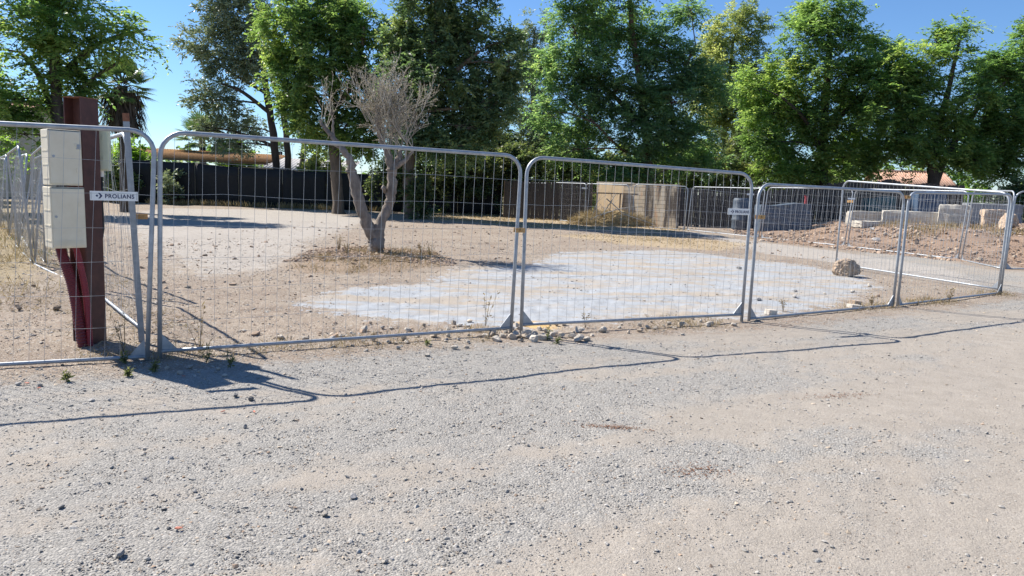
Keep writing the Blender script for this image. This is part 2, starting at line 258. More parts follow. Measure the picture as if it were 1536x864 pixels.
TREE_FORKED_LOCUST = dict(y=45, branches=[[(25.54, 45.0, 1.41, 0.327), (25.28, 45.0, 3.01, 0.327), (25.09, 45.0, 4.0, 0.245), (25.25, 45.0, 6.17, 0.205), (25.62, 45.0, 8.52, 0.143), (25.82, 45.0, 10.26, 0.102), (25.96, 45.0, 11.78, 0.061)], [(25.38, 45.0, 2.81, 0.245), (26.1, 45.0, 4.63, 0.205), (27.1, 45.0, 6.43, 0.164), (28.3, 45.0, 8.03, 0.123), (29.37, 45.0, 9.03, 0.061)], [(25.11, 45.0, 3.8, 0.164), (23.84, 45.0, 5.14, 0.123), (22.5, 45.0, 6.47, 0.061)], [(25.25, 45.0, 6.17, 0.123), (24.36, 45.0, 7.7, 0.082), (23.99, 45.0, 9.24, 0.041)], [(25.76, 45.0, 10.06, 0.061), (24.57, 45.0, 11.17, 0.041)]], lobes=[(25.93, 11.97, 1.06, 0.7), (24.68, 11.25, 0.9, 0.61), (23.31, 10.06, 1.64, 0.9), (22.68, 8.5, 1.47, 0.98), (24.57, 8.68, 1.23, 0.98), (25.98, 10.26, 1.15, 0.65), (26.8, 7.98, 1.31, 0.82), (23.25, 6.11, 1.8, 1.23), (26.64, 5.24, 2.05, 1.15), (24.51, 4.49, 1.8, 0.9), (28.05, 6.85, 1.47, 0.9), (22.68, 4.71, 1.47, 0.9), (27.95, 4.29, 1.8, 0.82), (22.02, 7.24, 1.47, 1.31), (25.66, 6.77, 1.47, 1.06), (27.57, 9.16, 1.06, 0.74), (22.41, 9.19, 1.47, 1.06), (23.76, 7.68, 1.64, 1.23), (24.99, 5.58, 1.8, 1.15)])
TREE_EDGE_LOCUST = dict(y=46, branches=[[(32.68, 46.0, 1.22, 0.293), (32.11, 46.0, 4.06, 0.293), (31.34, 46.0, 6.86, 0.209), (30.38, 46.0, 9.6, 0.125)], [(32.05, 46.0, 4.47, 0.167), (29.96, 46.0, 6.41, 0.105), (28.64, 46.0, 7.17, 0.063)], [(31.78, 46.0, 5.67, 0.167), (33.41, 46.0, 8.12, 0.105)]], lobes=[(29.48, 10.28, 1.34, 1.0), (31.53, 10.03, 1.92, 1.76), (29.56, 7.99, 1.42, 0.92), (30.83, 6.04, 1.84, 1.34), (33.52, 7.33, 2.34, 2.34), (30.71, 11.76, 1.25, 0.92), (30.66, 4.1, 1.84, 1.0), (34.36, 4.14, 2.09, 1.25), (29.2, 5.99, 1.67, 1.25), (29.19, 9.37, 1.25, 1.0), (28.96, 4.57, 1.84, 1.09), (29.91, 6.81, 1.84, 1.42)])

# ---------------------------------------------------------------- ground
J = [(-3.18, 6.36), (0.06, 8.16), (3.06, 9.44), (5.98, 11.32), (9.05, 13.45)]
A_END = (-6.42, 4.98)
SITE = [(-40, -9), A_END, *J, (7.87, 17.88), (11.6, 25.4), (13.0, 21.3), (12.5, 18.7), (16.2, 18.3), (60, 15), (60, 47), (-60, 47)]
FDIR = math.radians(27.5)
def along(x, y):
    c, s = math.cos(FDIR), math.sin(FDIR); return x * c + y * s, -x * s + y * c
def dust_f(x, y):
    u, v = along(np.asarray(x, float), np.asarray(y, float))
    n = vnoise(u * .35, v * 1.1, 1) + .7 * vnoise(u * .8, v * 2.1, 2) + .45 * vnoise(u * 2.2, v * 5, 3) + .35 * vnoise(u * 5, v * 8, 4) + .2 * vnoise(u * 13, v * 17, 5)
    rut = .28 * np.exp(-((v - 4.1) / .55) ** 2) + .3 * np.exp(-((v - 2.2) / .6) ** 2) + .2 * np.exp(-((v - .6) / .6) ** 2)
    return np.clip(.47 + .78 * n + rut + .016 * np.clip(u, -3, 9) - .08, 0, 1)
def gh(x, y):
    x = np.asarray(x, float); y = np.asarray(y, float)
    h = (.03 * vnoise(x * .45, y * .45, 21) + .016 * vnoise(x * 1.3, y * 1.3, 22) + .007 * vnoise(x * 4, y * 4, 23)) * (1 + .8 * sstep(0, 2, sdist(SITE, x, y)))
    h = h + (.28 + .42 * sstep(9, 17, x)) * sstep(0, 6.5, sdist(RED_SOIL, x, y)) * (1 + .5 * vnoise(x * .9, y * .9, 24))
    h = h + .05 * sstep(-.4, 1.0, sdist(OLIVE_RING, x, y))
    return h * sstep(300, 60, np.hypot(x, y))
def g1(x, y): return float(gh(np.array([x]), np.array([y]))[0])
def np_mesh(name, V, F):
    V = np.asarray(V, np.float32); F = np.asarray(F, np.int32); k = F.shape[1]
    me = bpy.data.meshes.new(name)
    me.vertices.add(len(V)); me.vertices.foreach_set('co', V.ravel())
    me.loops.add(F.size); me.loops.foreach_set('vertex_index', F.ravel())
    me.polygons.add(len(F)); me.polygons.foreach_set('loop_start', np.arange(0, F.size, k, dtype=np.int32))
    me.polygons.foreach_set('loop_total', np.full(len(F), k, np.int32))
    me.update(calc_edges=True); return me
def set_attr(me, name, vals):
    a = me.attributes.new(name, 'FLOAT', 'POINT'); a.data.foreach_set('value', np.asarray(vals, np.float32))

def build_ground():
    rad = [0.0, .4, .8, 1.2]; r = 1.6
    while r < 60: rad.append(r); r *= 1.0085 if r < 25 else 1.014
    while r < 5000: rad.append(r); r *= 1.25
    rad = np.array(rad)
    ang = np.concatenate([np.arange(-48, 48, .27), np.arange(48, 312, 4.0)])
    ang = np.radians(ang); na = len(ang); nr = len(rad)
    R, A = np.meshgrid(rad[1:], ang, indexing='ij')
    x = np.concatenate([[0], (R * np.sin(A)).ravel()]); y = np.concatenate([[0], (R * np.cos(A)).ravel()])
    fade = sstep(45, 12, np.hypot(x, y))
    dust = dust_f(x, y)
    z = gh(x, y)
    red = sstep(-.3, .6, sdist(RED_SOIL, x, y)); site_sd = sdist(SITE, x, y)
    rough = .006 + .020 * sstep(-.2, .8, site_sd) + .05 * red
    z = z + fade * (rough * (vnoise(x * 9, y * 9, 31) + .6 * vnoise(x * 21, y * 21, 32)) + .007 * (1 - dust) * vnoise(x * 38, y * 38, 33))
    z = z + red * .10 * (vnoise(x * 2.3, y * 2.3, 34)) 
    i = np.arange(nr - 2)[:, None] * na; j = np.arange(na)[None]; j2 = (j + 1) % na
    F = np.stack([1 + i + j, 1 + i + j2, 1 + i + na + j2, 1 + i + na + j], -1).reshape(-1, 4)[:, ::-1]
    me = np_mesh('ground', np.stack([x, y, z], 1), F)
    bm = bmesh.new(); bm.from_mesh(me); bm.verts.ensure_lookup_table()
    for k in range(na): bm.faces.new((bm.verts[0], bm.verts[1 + (k + 1) % na], bm.verts[1 + k]))
    bm.to_mesh(me); bm.free()
    me.polygons.foreach_set('use_smooth', [True] * len(me.polygons))
    def soft(poly, w): return np.clip(.5 + sdist(poly, x, y) / (2 * w), 0, 1)
    set_attr(me, 'dust', dust)
    set_attr(me, 'site', np.clip(.5 + (site_sd + .55) / 1.1, 0, 1))
    set_attr(me, 'grey', soft(GREY_PATCH, .9)); set_attr(me, 'pale', np.maximum(soft(PALE_GRAVEL, 2.0), soft(GREY_STRIP, .6)))
    set_attr(me, 'straw', np.maximum(soft(STRAW_BAND, 1.2), soft(STRAW_PATCH, .8)))
    set_attr(me, 'red', soft(RED_SOIL, .7)); set_attr(me, 'olive', soft(OLIVE_RING, .9)); set_attr(me, 'weed', soft(WEED_AREA, 1.5))
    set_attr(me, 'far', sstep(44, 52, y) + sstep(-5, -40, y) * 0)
    m, nt, p, N, L = new_mat('gravel_and_soil')
    pos = N.new('ShaderNodeNewGeometry').outputs['Position']
    big = nnoise(nt, pos, .9, 5, .65); mid = nnoise(nt, pos, 4.5, 5, .7); fine = nnoise(nt, pos, 26, 5, .7); grit = nnoise(nt, pos, 120, 3, .7)
    def vor(scale):
        v = N.new('ShaderNodeTexVoronoi'); v.inputs['Scale'].default_value = scale; L.new(pos, v.inputs['Vector'])
        sp = N.new('ShaderNodeSeparateColor'); L.new(v.outputs['Color'], sp.inputs[0]); return v.outputs['Distance'], sp.outputs[0], sp.outputs[1]
    d1, c1, e1 = vor(78); d2, c2, e2 = vor(165)
    def mask(name, k=.55, lo=.42, hi=.58):
        a = attr(nt, name).outputs['Fac']
        n = nmath(nt, 'ADD', nmath(nt, 'MULTIPLY', nmath(nt, 'SUBTRACT', mid, .5), k), nmath(nt, 'MULTIPLY', nmath(nt, 'SUBTRACT', fine, .5), k * .6))
        s = nmath(nt, 'ADD', a, n)
        mr = N.new('ShaderNodeMapRange'); mr.interpolation_type = 'SMOOTHSTEP'
        mr.inputs['From Min'].default_value = lo; mr.inputs['From Max'].default_value = hi; L.new(s, mr.inputs['Value']); return mr.outputs[0]
    dm = mask('dust', .5, .30, .72)
    # gravel: grey chippings, cell by cell
    chips = nramp(nt, c1, [(0, (.19, .185, .175)), (.35, (.25, .243, .228)), (.75, (.305, .295, .275)), (.93, (.37, .355, .33)), (1, (.47, .45, .415))])
    chips2 = nramp(nt, c2, [(0, (.20, .19, .175)), (.6, (.31, .29, .26)), (1, (.44, .41, .37))])
    gravel = nmix(nt, .45, chips, chips2)
    dusttan = nramp(nt, mid, [(.3, (.275, .235, .19)), (.55, (.335, .29, .24)), (.75, (.375, .332, .283))])
    dusttan = nmix(nt, .30, dusttan, chips2)
    track = nmix(nt, nmath(nt, 'MULTIPLY', dm, .85), gravel, dusttan)
    dirt = nramp(nt, big, [(.30, (.195, .133, .09)), (.45, (.27, .20, .14)), (.58, (.315, .25, .183)), (.72, (.355, .30, .235))])
    dirt = nmix(nt, nramp(nt, mid, [(.5, 0.0), (.64, .55)]), dirt, (.25, .17, .115))
    dirt = nmix(nt, nramp(nt, fine, [(.44, 0.0), (.60, .65)]), dirt, (.20, .14, .10))
    dirt = nmix(nt, nramp(nt, c1, [(.8, 0.0), (.97, .7)]), dirt, (.48, .43, .36))
    dirt = nmix(nt, .30, dirt, chips)
    col = nmix(nt, mask('site', 1.1, .35, .75), track, dirt)
    pale = nmix(nt, .35, nramp(nt, mid, [(.35, (.36, .32, .28)), (.65, (.44, .415, .385))]), chips2)
    col = nmix(nt, nmath(nt, 'MULTIPLY', mask('pale', .8, .4, .65), .85), col, pale)
    weedc = nramp(nt, fine, [(.3, (.17, .14, .075)), (.5, (.31, .25, .15)), (.7, (.38, .31, .2))])
    col = nmix(nt, nmath(nt, 'MULTIPLY', mask('weed', 1.0, .4, .7), .8), col, weedc)
    strawc = nramp(nt, fine, [(.3, (.30, .22, .125)), (.5, (.42, .325, .20)), (.7, (.50, .405, .265))])
    col = nmix(nt, nmath(nt, 'MULTIPLY', mask('straw', 1.0, .4, .7), .6), col, strawc)
    redc = nramp(nt, fine, [(.28, (.16, .105, .073)), (.5, (.27, .19, .138)), (.72, (.35, .265, .20))])
    col = nmix(nt, mask('red', .9, .4, .62), col, redc)
    olc = nramp(nt, fine, [(.3, (.18, .128, .09)), (.5, (.26, .195, .14)), (.7, (.33, .26, .185))])
    col = nmix(nt, nmath(nt, 'MULTIPLY', mask('olive', .9, .4, .65), .9), col, olc)
    greyc = nramp(nt, mid, [(.28, (.285, .295, .305)), (.5, (.345, .368, .392)), (.72, (.39, .415, .445))])
    streak = nnoise(nt, nmap(nt, pos, (.5, 1.9, 1), (0, 0, -.35)), 1.0, 5, .65)
    greyc = nmix(nt, nramp(nt, streak, [(.46, 0.0), (.58, .8)]), greyc, (.37, .31, .24))
    greyc = nmix(nt, nramp(nt, fine, [(.58, 0.0), (.72, .55)]), greyc, (.30, .235, .175))
    col = nmix(nt, nmath(nt, 'MULTIPLY', mask('grey', 1.15, .46, .56), .95), col, greyc)
    # the small ochre spill on the grey sand
    dn = N.new('ShaderNodeVectorMath'); dn.operation = 'DISTANCE'; L.new(pos, dn.inputs[0]); dn.inputs[1].default_value = (.32, 8.78, .0)
    sp = nmath(nt, 'SUBTRACT', .34, nmath(nt, 'ADD', dn.outputs['Value'], nmath(nt, 'MULTIPLY', nmath(nt, 'SUBTRACT', mid, .5), .35)))
    col = nmix(nt, nmath(nt, 'MULTIPLY', sp, 5.0, clamp=True), col, (.55, .37, .16))
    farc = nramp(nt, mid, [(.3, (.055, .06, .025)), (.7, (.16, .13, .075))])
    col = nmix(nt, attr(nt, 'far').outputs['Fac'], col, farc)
    col = nmix(nt, .35, col, nmix(nt, 1.0, col, nramp(nt, grit, [(.3, .68), (.5, 1.0), (.72, 1.35)]), 'MULTIPLY'))
    L.new(col, p.inputs['Base Color']); p.inputs['Roughness'].default_value = .95; p.inputs['Specular IOR Level'].default_value = .15
    hgt = nmath(nt, 'ADD', nmath(nt, 'MULTIPLY', nmath(nt, 'SUBTRACT', 1.0, d1), nmath(nt, 'MULTIPLY_ADD', dm, -.75, 1.0)), nmath(nt, 'MULTIPLY', nmath(nt, 'MULTIPLY', d2, -.5), e1))
    hgt = nmath(nt, 'ADD', hgt, nmath(nt, 'MULTIPLY', fine, .9))
    L.new(nbump(nt, hgt, .65, .011), p.inputs['Normal'])
    o = link_mesh('ground', me, m); o['kind'] = 'structure'
    o['label'] = 'gravel track and bare building plot of stony soil'
    return o
GROUND = build_ground()

# ---------------------------------------------------------------- loose stuff on the ground (geometry-node scatter)
def rock_mesh(name, seed, flat=.6, sub=1, rough=.28):
    rs = random.Random(seed); bm = bmesh.new(); bmesh.ops.create_icosphere(bm, subdivisions=sub, radius=1)
    cuts = [(Vector((rs.gauss(0, 1), rs.gauss(0, 1), rs.gauss(0, 1))).normalized(), rs.uniform(.45, .8)) for _ in range(11)]
    sx, sy = rs.uniform(.8, 1.2), rs.uniform(.65, 1.0)
    for v in bm.verts:
        co = v.co.copy()
        for n, d in cuts:
            e = co.dot(n)
            if e > d: co -= n * (e - d)
        co *= 1 + rs.uniform(-rough, rough) * .35
        v.co = Vector((co.x * sx, co.y * sy, co.z * flat))
    me = bpy.data.meshes.new(name); bm.to_mesh(me); bm.free(); return me
def scatter(name, pts, rot, scl, idx, protos, label):
    me = bpy.data.meshes.new(name); n = len(pts); me.vertices.add(n); me.vertices.foreach_set('co', np.asarray(pts, np.float32).ravel())
    a = me.attributes.new('rot', 'FLOAT_VECTOR', 'POINT'); a.data.foreach_set('vector', np.asarray(rot, np.float32).ravel())
    a = me.attributes.new('scl', 'FLOAT_VECTOR', 'POINT'); a.data.foreach_set('vector', np.asarray(scl, np.float32).ravel())
    a = me.attributes.new('idx', 'INT', 'POINT'); a.data.foreach_set('value', np.asarray(idx, np.int32))
    col = bpy.data.collections.new(name + '_kinds')
    for q in protos: col.objects.link(q)
    ng = bpy.data.node_groups.new(name + '_scatter', 'GeometryNodeTree')
    ng.interface.new_socket('Geometry', in_out='INPUT', socket_type='NodeSocketGeometry'); ng.interface.new_socket('Geometry', in_out='OUTPUT', socket_type='NodeSocketGeometry')
    N = ng.nodes; gi = N.new('NodeGroupInput'); go = N.new('NodeGroupOutput')
    ci = N.new('GeometryNodeCollectionInfo'); ci.inputs['Collection'].default_value = col; ci.inputs['Separate Children'].default_value = True; ci.inputs['Reset Children'].default_value = True
    ip = N.new('GeometryNodeInstanceOnPoints'); ip.inputs['Pick Instance'].default_value = True
    def na(nm, t):
        k = N.new('GeometryNodeInputNamedAttribute'); k.data_type = t; k.inputs['Name'].default_value = nm; return k.outputs['Attribute']
    L = ng.links; L.new(gi.outputs[0], ip.inputs['Points']); L.new(ci.outputs[0], ip.inputs['Instance'])
    L.new(na('idx', 'INT'), ip.inputs['Instance Index']); L.new(na('rot', 'FLOAT_VECTOR'), ip.inputs['Rotation']); L.new(na('scl', 'FLOAT_VECTOR'), ip.inputs['Scale'])
    L.new(ip.outputs[0], go.inputs[0])
    o = link_mesh(name, me); o['kind'] = 'stuff'; o['label'] = label
    md = o.modifiers.new('scatter', 'NODES'); md.node_group = ng
    return o
def proto(name, me, m):
    me.materials.append(m); return bpy.data.objects.new(name, me)
def fan_points(n, r0, r1, half, seed, power=2.0):
    """points spread in front of the viewer's side of the lot, thinning out with distance"""
    g = np.random.default_rng(seed); r = (r0 ** (2 - power) + g.random(n) * (r1 ** (2 - power) - r0 ** (2 - power))) ** (1 / (2 - power)) if power != 2 else r0 * (r1 / r0) ** g.random(n)
    a = np.radians(g.uniform(-half, half, n)); return r * np.sin(a), r * np.cos(a), g
def lay(x, y, g, s, flat=(.35, .7)):
    n = len(x); z = gh(x, y) + s * .12
    rot = np.stack([g.normal(0, .25, n), g.normal(0, .25, n), g.uniform(0, 6.28, n)], 1)
    sc = np.stack([s * g.uniform(.8, 1.25, n), s * g.uniform(.75, 1.15, n), s * g.uniform(*flat, n)], 1)
    return np.stack([x, y, z], 1), rot, sc
def gravel():
    x, y, g = fan_points(230000, 2.0, 22, 46, 5, 1.75)
    sd_site = sdist(SITE, x, y)
    keep = np.where(sd_site < -.1, g.random(len(x)) < np.clip(1.25 - dust_f(x, y) * 1.15, .12, 1), g.random(len(x)) < np.clip(.75 + 1.1 * vnoise(x * .8, y * .8, 91), .2, 1))
    keep &= ~((sdist(GREY_PATCH, x, y) > 0) & (g.random(len(x)) < .8))
    x, y, sd_site = x[keep], y[keep], sd_site[keep]
    r = np.hypot(x, y)
    s = .0034 * np.exp(g.exponential(.33, len(x))) * (1 + .05 * r)
    s = np.where(sd_site > -.1, np.minimum(s * 1.25, .032), np.minimum(s, .021))
    P, R, Sc = lay(x, y, g, s)
    idx = np.where(sd_site < -.1, g.choice(8, len(x), p=[.21, .2, .2, .17, .11, .06, .04, .01]), g.choice(8, len(x), p=[.13, .13, .13, .10, .22, .19, .08, .02]))
    ps = [proto('pebble_%d' % i, rock_mesh('pebble', i, .7), m) for i, m in enumerate([PEBBLE, PEBBLE, PEBBLE, STONE_G, PALETAN, CLOD, STONE_P, STONE_D])]
    scatter('gravel', P, R, Sc, idx, ps, 'loose grey and tan chippings covering track and plot')
gravel()
def clods():
    g = np.random.default_rng(9); n = 60000
    x = g.uniform(7, 32, n); y = g.uniform(17, 36, n); k = sdist(RED_SOIL, x, y) > -.2
    k &= g.random(n) < .55 + .8 * vnoise(x * .7, y * .7, 55); x, y = x[k], y[k]
    s = .02 * np.exp(g.exponential(.5, len(x))); s = np.minimum(s, .13)
    x2, y2, _ = g.uniform(-6.2, -1.2, 7000), g.uniform(14.8, 18.6, 7000), 0
    k = sdist(OLIVE_RING, x2, y2) > -.2; x2, y2 = x2[k], y2[k]
    s2 = np.minimum(.014 * np.exp(g.exponential(.5, len(x2))), .07)
    x3, y3 = g.uniform(-9, 9, 5500), g.uniform(7, 30, 5500); k = (sdist(SITE, x3, y3) > .3) & (sdist(GREY_PATCH, x3, y3) < 0) & (g.random(5500) < .5 + 1.2 * vnoise(x3 * .6, y3 * .6, 57)); x3, y3 = x3[k], y3[k]
    s3 = np.minimum(.013 * np.exp(g.exponential(.5, len(x3))), .075)
    x = np.concatenate([x, x2, x3]); y = np.concatenate([y, y2, y3]); s = np.concatenate([s, s2, s3])
    P, R, Sc = lay(x, y, g, s, (.6, 1.0))
    ps = [proto('clod_%d' % i, rock_mesh('clod', 40 + i, .75, 1, .5), m) for i, m in enumerate([CLOD, CLOD, CLOD, PALETAN])]
    scatter('soil_clods', P, R, Sc, g.choice(4, len(x), p=[.34, .3, .26, .1]), ps, 'crumbled reddish earth clods thrown over the plot')
clods()

# ---------------------------------------------------------------- leaves and grass
def leaf_quads(name, P, D, U, Ln, Wd, tint, m, parent=None, fold=.15):
    """one pointed, slightly folded blade per row of P"""
    D = D / np.linalg.norm(D, axis=1, keepdims=True); Sd = np.cross(D, U); Sd /= np.linalg.norm(Sd, axis=1, keepdims=True) + 1e-9
    Nn = np.cross(Sd, D); Ln = Ln[:, None]; Wd = Wd[:, None]
    V = np.stack([P, P + D * Ln * .5 + Sd * Wd * .5 + Nn * Wd * fold, P + D * Ln, P + D * Ln * .5 - Sd * Wd * .5 + Nn * Wd * fold], 1).reshape(-1, 3)
    n = len(P); F = np.arange(n * 4).reshape(n, 4)
    me = np_mesh(name, V, F); set_attr(me, 'tint', np.repeat(np.clip(tint, 0, 1), 4))
    return link_mesh(name, me, m, parent)
def unit(g, n):
    v = g.normal(size=(n, 3)); return v / np.linalg.norm(v, axis=1, keepdims=True)
def sprays(g, centres, outward, style, tintc):
    """twigs radiating from every clump centre, leaves set along each twig"""
    st = dict(style); n = len(centres); T = st['twigs']; Q = st['leaves']
    c = np.repeat(centres, T, 0); o = np.repeat(outward, T, 0); tc = np.repeat(tintc, T)
    d = o * st['out'] + unit(g, n * T); d[:, 2] *= st['flat']; d[:, 2] += st['lift']
    d /= np.linalg.norm(d, axis=1, keepdims=True); tl = st['tlen'] * g.uniform(.5, 1.2, n * T)
    c = c + unit(g, n * T) * st['tlen'] * .25
    t = (np.arange(Q) + .6) / Q
    P = c[:, None] + d[:, None] * (tl[:, None] * t)[:, :, None]
    P[:, :, 2] -= st['droop'] * (tl[:, None] * t) ** 2
    s = np.cross(d, (0, 0, 1.0)); s /= np.linalg.norm(s, axis=1, keepdims=True) + 1e-6
    sgn = np.where(np.arange(Q) % 2, 1.0, -1.0)[None, :, None]
    D = d[:, None] * .7 + s[:, None] * sgn * st['splay'] + g.normal(0, .3, P.shape); D[:, :, 2] -= st['hang']
    U = np.broadcast_to(np.array([0, 0, 1.0]), P.shape) + g.normal(0, st['tilt'], P.shape)
    m = P.shape[0] * Q
    L = st['len'] * g.uniform(.6, 1.25, m); Wd = L * st['wid']
    tt = np.repeat(tc, Q) + g.normal(0, .13, m)
    return P.reshape(-1, 3), D.reshape(-1, 3), U.reshape(-1, 3), L, Wd, tt
LOCUST = dict(twigs=11, leaves=13, out=.8, flat=.6, lift=.05, tlen=.9, droop=.35, splay=1.0, hang=.25, tilt=.4, len=.235, wid=.42)
ASH = dict(twigs=11, leaves=13, out=.7, flat=.9, lift=.05, tlen=.68, droop=.3, splay=1.0, hang=.35, tilt=.6, len=.195, wid=.46)
FINE = dict(twigs=9, leaves=10, out=.7, flat=.9, lift=.1, tlen=.6, droop=.4, splay=.9, hang=.2, tilt=.8, len=.2, wid=.42)
BUSH = dict(twigs=8, leaves=9, out=.8, flat=.9, lift=.25, tlen=.45, droop=.2, splay=1.0, hang=.1, tilt=.8, len=.19, wid=.55)
def limb(mb, a, b, r0, r1, rs, sag=.15, n=5, sides=5):
    a = Vector(a); b = Vector(b); L = (b - a).length; pts = []; rr = []
    j = Vector((rs.uniform(-1, 1), rs.uniform(-1, 1), rs.uniform(-.3, 1))) * L * sag
    for i in range(n + 1):
        t = i / n; pts.append(a.lerp(b, t) + j * math.sin(math.pi * t) * .7); rr.append(r0 + (r1 - r0) * t)
    mb.tube(pts, rr, sides, False)
def tree(name, label, D, style, leafm, barkm, seed, dens=1.0, shell=.45, depth=.85, group=None, yspread=.55, cat='tree', base_gap=0.0):
    g = np.random.default_rng(seed); rs = random.Random(seed); Y = D['y']
    br = D['branches']; bx, by = br[0][0][0], br[0][0][1]; bz = g1(bx, by)
    t = thing(name, label, cat, (bx, by, bz), 0, group); off = Vector((bx, by, bz))
    mb = MB(); nodes = []
    for k, b in enumerate(br):
        pts = []; rr = []
        y0 = 0 if k == 0 else rs.uniform(-.3, .3)
        for i, (x, y, z, r) in enumerate(b):
            if k == 0 and i == 0: z = bz - .12
            q = i / max(len(b) - 1, 1)
            pts.append(Vector((x, y + (y0 * q * 6 if k else 0), z)) - off); rr.append(r)
        # smooth the polyline a little
        sp = []; sr = []
        for i in range(len(pts) - 1):
            for s in range(4):
                u = s / 4; p0 = pts[max(i - 1, 0)]; p1 = pts[i]; p2 = pts[i + 1]; p3 = pts[min(i + 2, len(pts) - 1)]
                sp.append(.5 * ((2 * p1) + (p2 - p0) * u + (2 * p0 - 5 * p1 + 4 * p2 - p3) * u * u + (3 * p1 - p0 - 3 * p2 + p3) * u ** 3) + Vector((rs.gauss(0, .015), rs.gauss(0, .015), 0)))
                sr.append((rr[i] * (1 - u) + rr[i + 1] * u) * rs.uniform(.94, 1.08))
        sp.append(pts[-1]); sr.append(rr[-1])
        if k == 0: sr[0] *= 1.35; sr[1] *= 1.12
        mb.tube(sp, sr, 9 if k == 0 else 7, False); nodes += [(p, r) for p, r in zip(sp, sr)]
    tw = mb; CC = []; OO = []; TT = []
    for (x, z, rx, rz) in D['lobes']:
        ry = (rx + rz) / 2 * depth; yo = g.uniform(-yspread, yspread) * max(rx, 1.2)
        c = np.array([x - bx, yo, z - bz]); area = rx * rz + rx * ry + ry * rz
        n = max(5, int(area * 9.5 * dens)); u = unit(g, n); q = g.random(n) ** shell
        pts = c + u * q[:, None] * np.array([rx, ry, rz]) * .95
        pts += g.normal(0, .12, pts.shape)
        CC.append(pts); o = pts - c; o /= np.linalg.norm(o, axis=1, keepdims=True) + 1e-6; OO.append(o)
        TT.append(np.clip(.45 + g.normal(0, .1) + g.normal(0, .13, n), 0, 1))
        cv = Vector(c)
        cand = [(p, r) for p, r in nodes if p.z < cv.z + .2] or nodes
        a, ra = min(cand, key=lambda q_: (q_[0] - cv).length + .25 * abs(q_[0].z - (cv.z - .6 * (q_[0] - cv).length)))
        r0 = max(.02, min(ra * .6, .02 + .018 * (a - cv).length))
        limb(tw, a, cv, r0, r0 * .45, rs, .12, 6, 5)
        for i in range(min(n, 16)):
            limb(tw, cv.lerp(a, rs.uniform(0, .35)), Vector(pts[i]), r0 * .45, .008, rs, .12, 4, 4)
    tw.build('trunk', barkm, t, True)
    P, Dd, U, L, Wd, tt = sprays(g, np.concatenate(CC), np.concatenate(OO), style, np.concatenate(TT))
    leaf_quads('crown', P, Dd, U, L, Wd, tt, leafm, t)
    return t
L_LOCUST = leaf_mat('locust_leaves', (0.072, 0.136, 0.062), (0.161, 0.261, 0.093), (0.362, 0.422, 0.147), .55)
L_LOCUST2 = leaf_mat('fresh_locust_leaves', (0.097, 0.166, 0.070), (0.216, 0.319, 0.116), (0.425, 0.473, 0.175), .55)
L_BLUEGREEN = leaf_mat('bluish_locust_leaves', (0.098, 0.160, 0.102), (0.196, 0.306, 0.163), (0.387, 0.459, 0.184), .55)
L_ASH = leaf_mat('ash_leaves', (0.079, 0.138, 0.053), (0.172, 0.261, 0.095), (0.373, 0.413, 0.135), .55)
L_DARK = leaf_mat('dark_ash_leaves', (0.075, 0.123, 0.068), (0.150, 0.222, 0.119), (0.363, 0.397, 0.169), .45)
L_GREY = leaf_mat('grey_green_leaves', (0.123, 0.171, 0.110), (0.255, 0.318, 0.208), (0.487, 0.537, 0.365), .28, (1.2, 1.2, .7))
L_PALE = leaf_mat('pale_green_leaves', (0.123, 0.171, 0.078), (0.270, 0.312, 0.144), (0.491, 0.473, 0.237), .55)
L_LIME = leaf_mat('yellow_green_leaves', (0.105, 0.193, 0.032), (0.210, 0.333, 0.052), (0.385, 0.490, 0.088), .55)
L_HEDGE = leaf_mat('evergreen_leaves', (0.052, 0.075, 0.043), (0.103, 0.140, 0.069), (0.250, 0.247, 0.102), .45)
L_DRY = leaf_mat('dry_grass', (.17, .12, .06), (.33, .25, .13), (.5, .4, .23), .25, (1, 1, .8), .8)
L_WEED = leaf_mat('green_weed', (.06, .075, .03), (.11, .13, .05), (.22, .22, .10), .35)
L_PALM = leaf_mat('palm_leaf', (0.052, 0.105, 0.044), (0.105, 0.175, 0.070), (0.210, 0.280, 0.123), .25)
L_SKIRT = leaf_mat('dead_palm_leaf', (.04, .032, .028), (.085, .068, .055), (.15, .12, .09), .15, (1, 1, .8), .8)

tree('locust_tree', 'broad locust tree rising behind the brown steel post and cream meter boxes', TREE_LEFT_LOCUST, LOCUST, L_LOCUST, BARK_D, 1, .42)
tree('evergreen_oak', 'tall grey-green oak with thin dark stems behind the black screen fence', TREE_GREY_GREEN, FINE, L_GREY, BARK_D, 2, 1.0)
tree('ash_tree', 'bright green ash tree on a straight trunk beside the black screen fence', TREE_GREEN_ASH, ASH, L_ASH, BARK, 3, .85)
tree('ash_tree', 'dark green dense ash tree on an ivy covered trunk behind the bare olive', TREE_DARK_ASH, ASH, L_DARK, BARK, 4, .85)
tree('locust_tree', 'large bluish-green locust with drooping sprays behind the block wall', TREE_CENTRE_LOCUST, LOCUST, L_BLUEGREEN, BARK_R, 5, .66)
tree('poplar_tree', 'pale green tall tree showing behind two darker locusts', TREE_PALE_TALL, FINE, L_PALE, BARK_D, 6, .66)
tree('poplar_tree', 'thin grey-green tree in the gap between dark ash and drooping locust', TREE_THIN_GREY, FINE, L_GREY, BARK_D, 7, .7)
tree('locust_tree', 'fresh green locust with tiered branches behind the grey-blue sheeted stack', TREE_RIGHT_LOCUST, LOCUST, L_LOCUST2, BARK_D, 8, .64)
tree('locust_tree', 'open locust with a forked black trunk in front of the tiled roof', TREE_FORKED_LOCUST, LOCUST, L_LOCUST, BARK_D, 9, .58)
tree('locust_tree', 'spreading dark locust behind the tan rocks and stone blocks', TREE_EDGE_LOCUST, LOCUST, L_LOCUST, BARK_D, 10, .68)

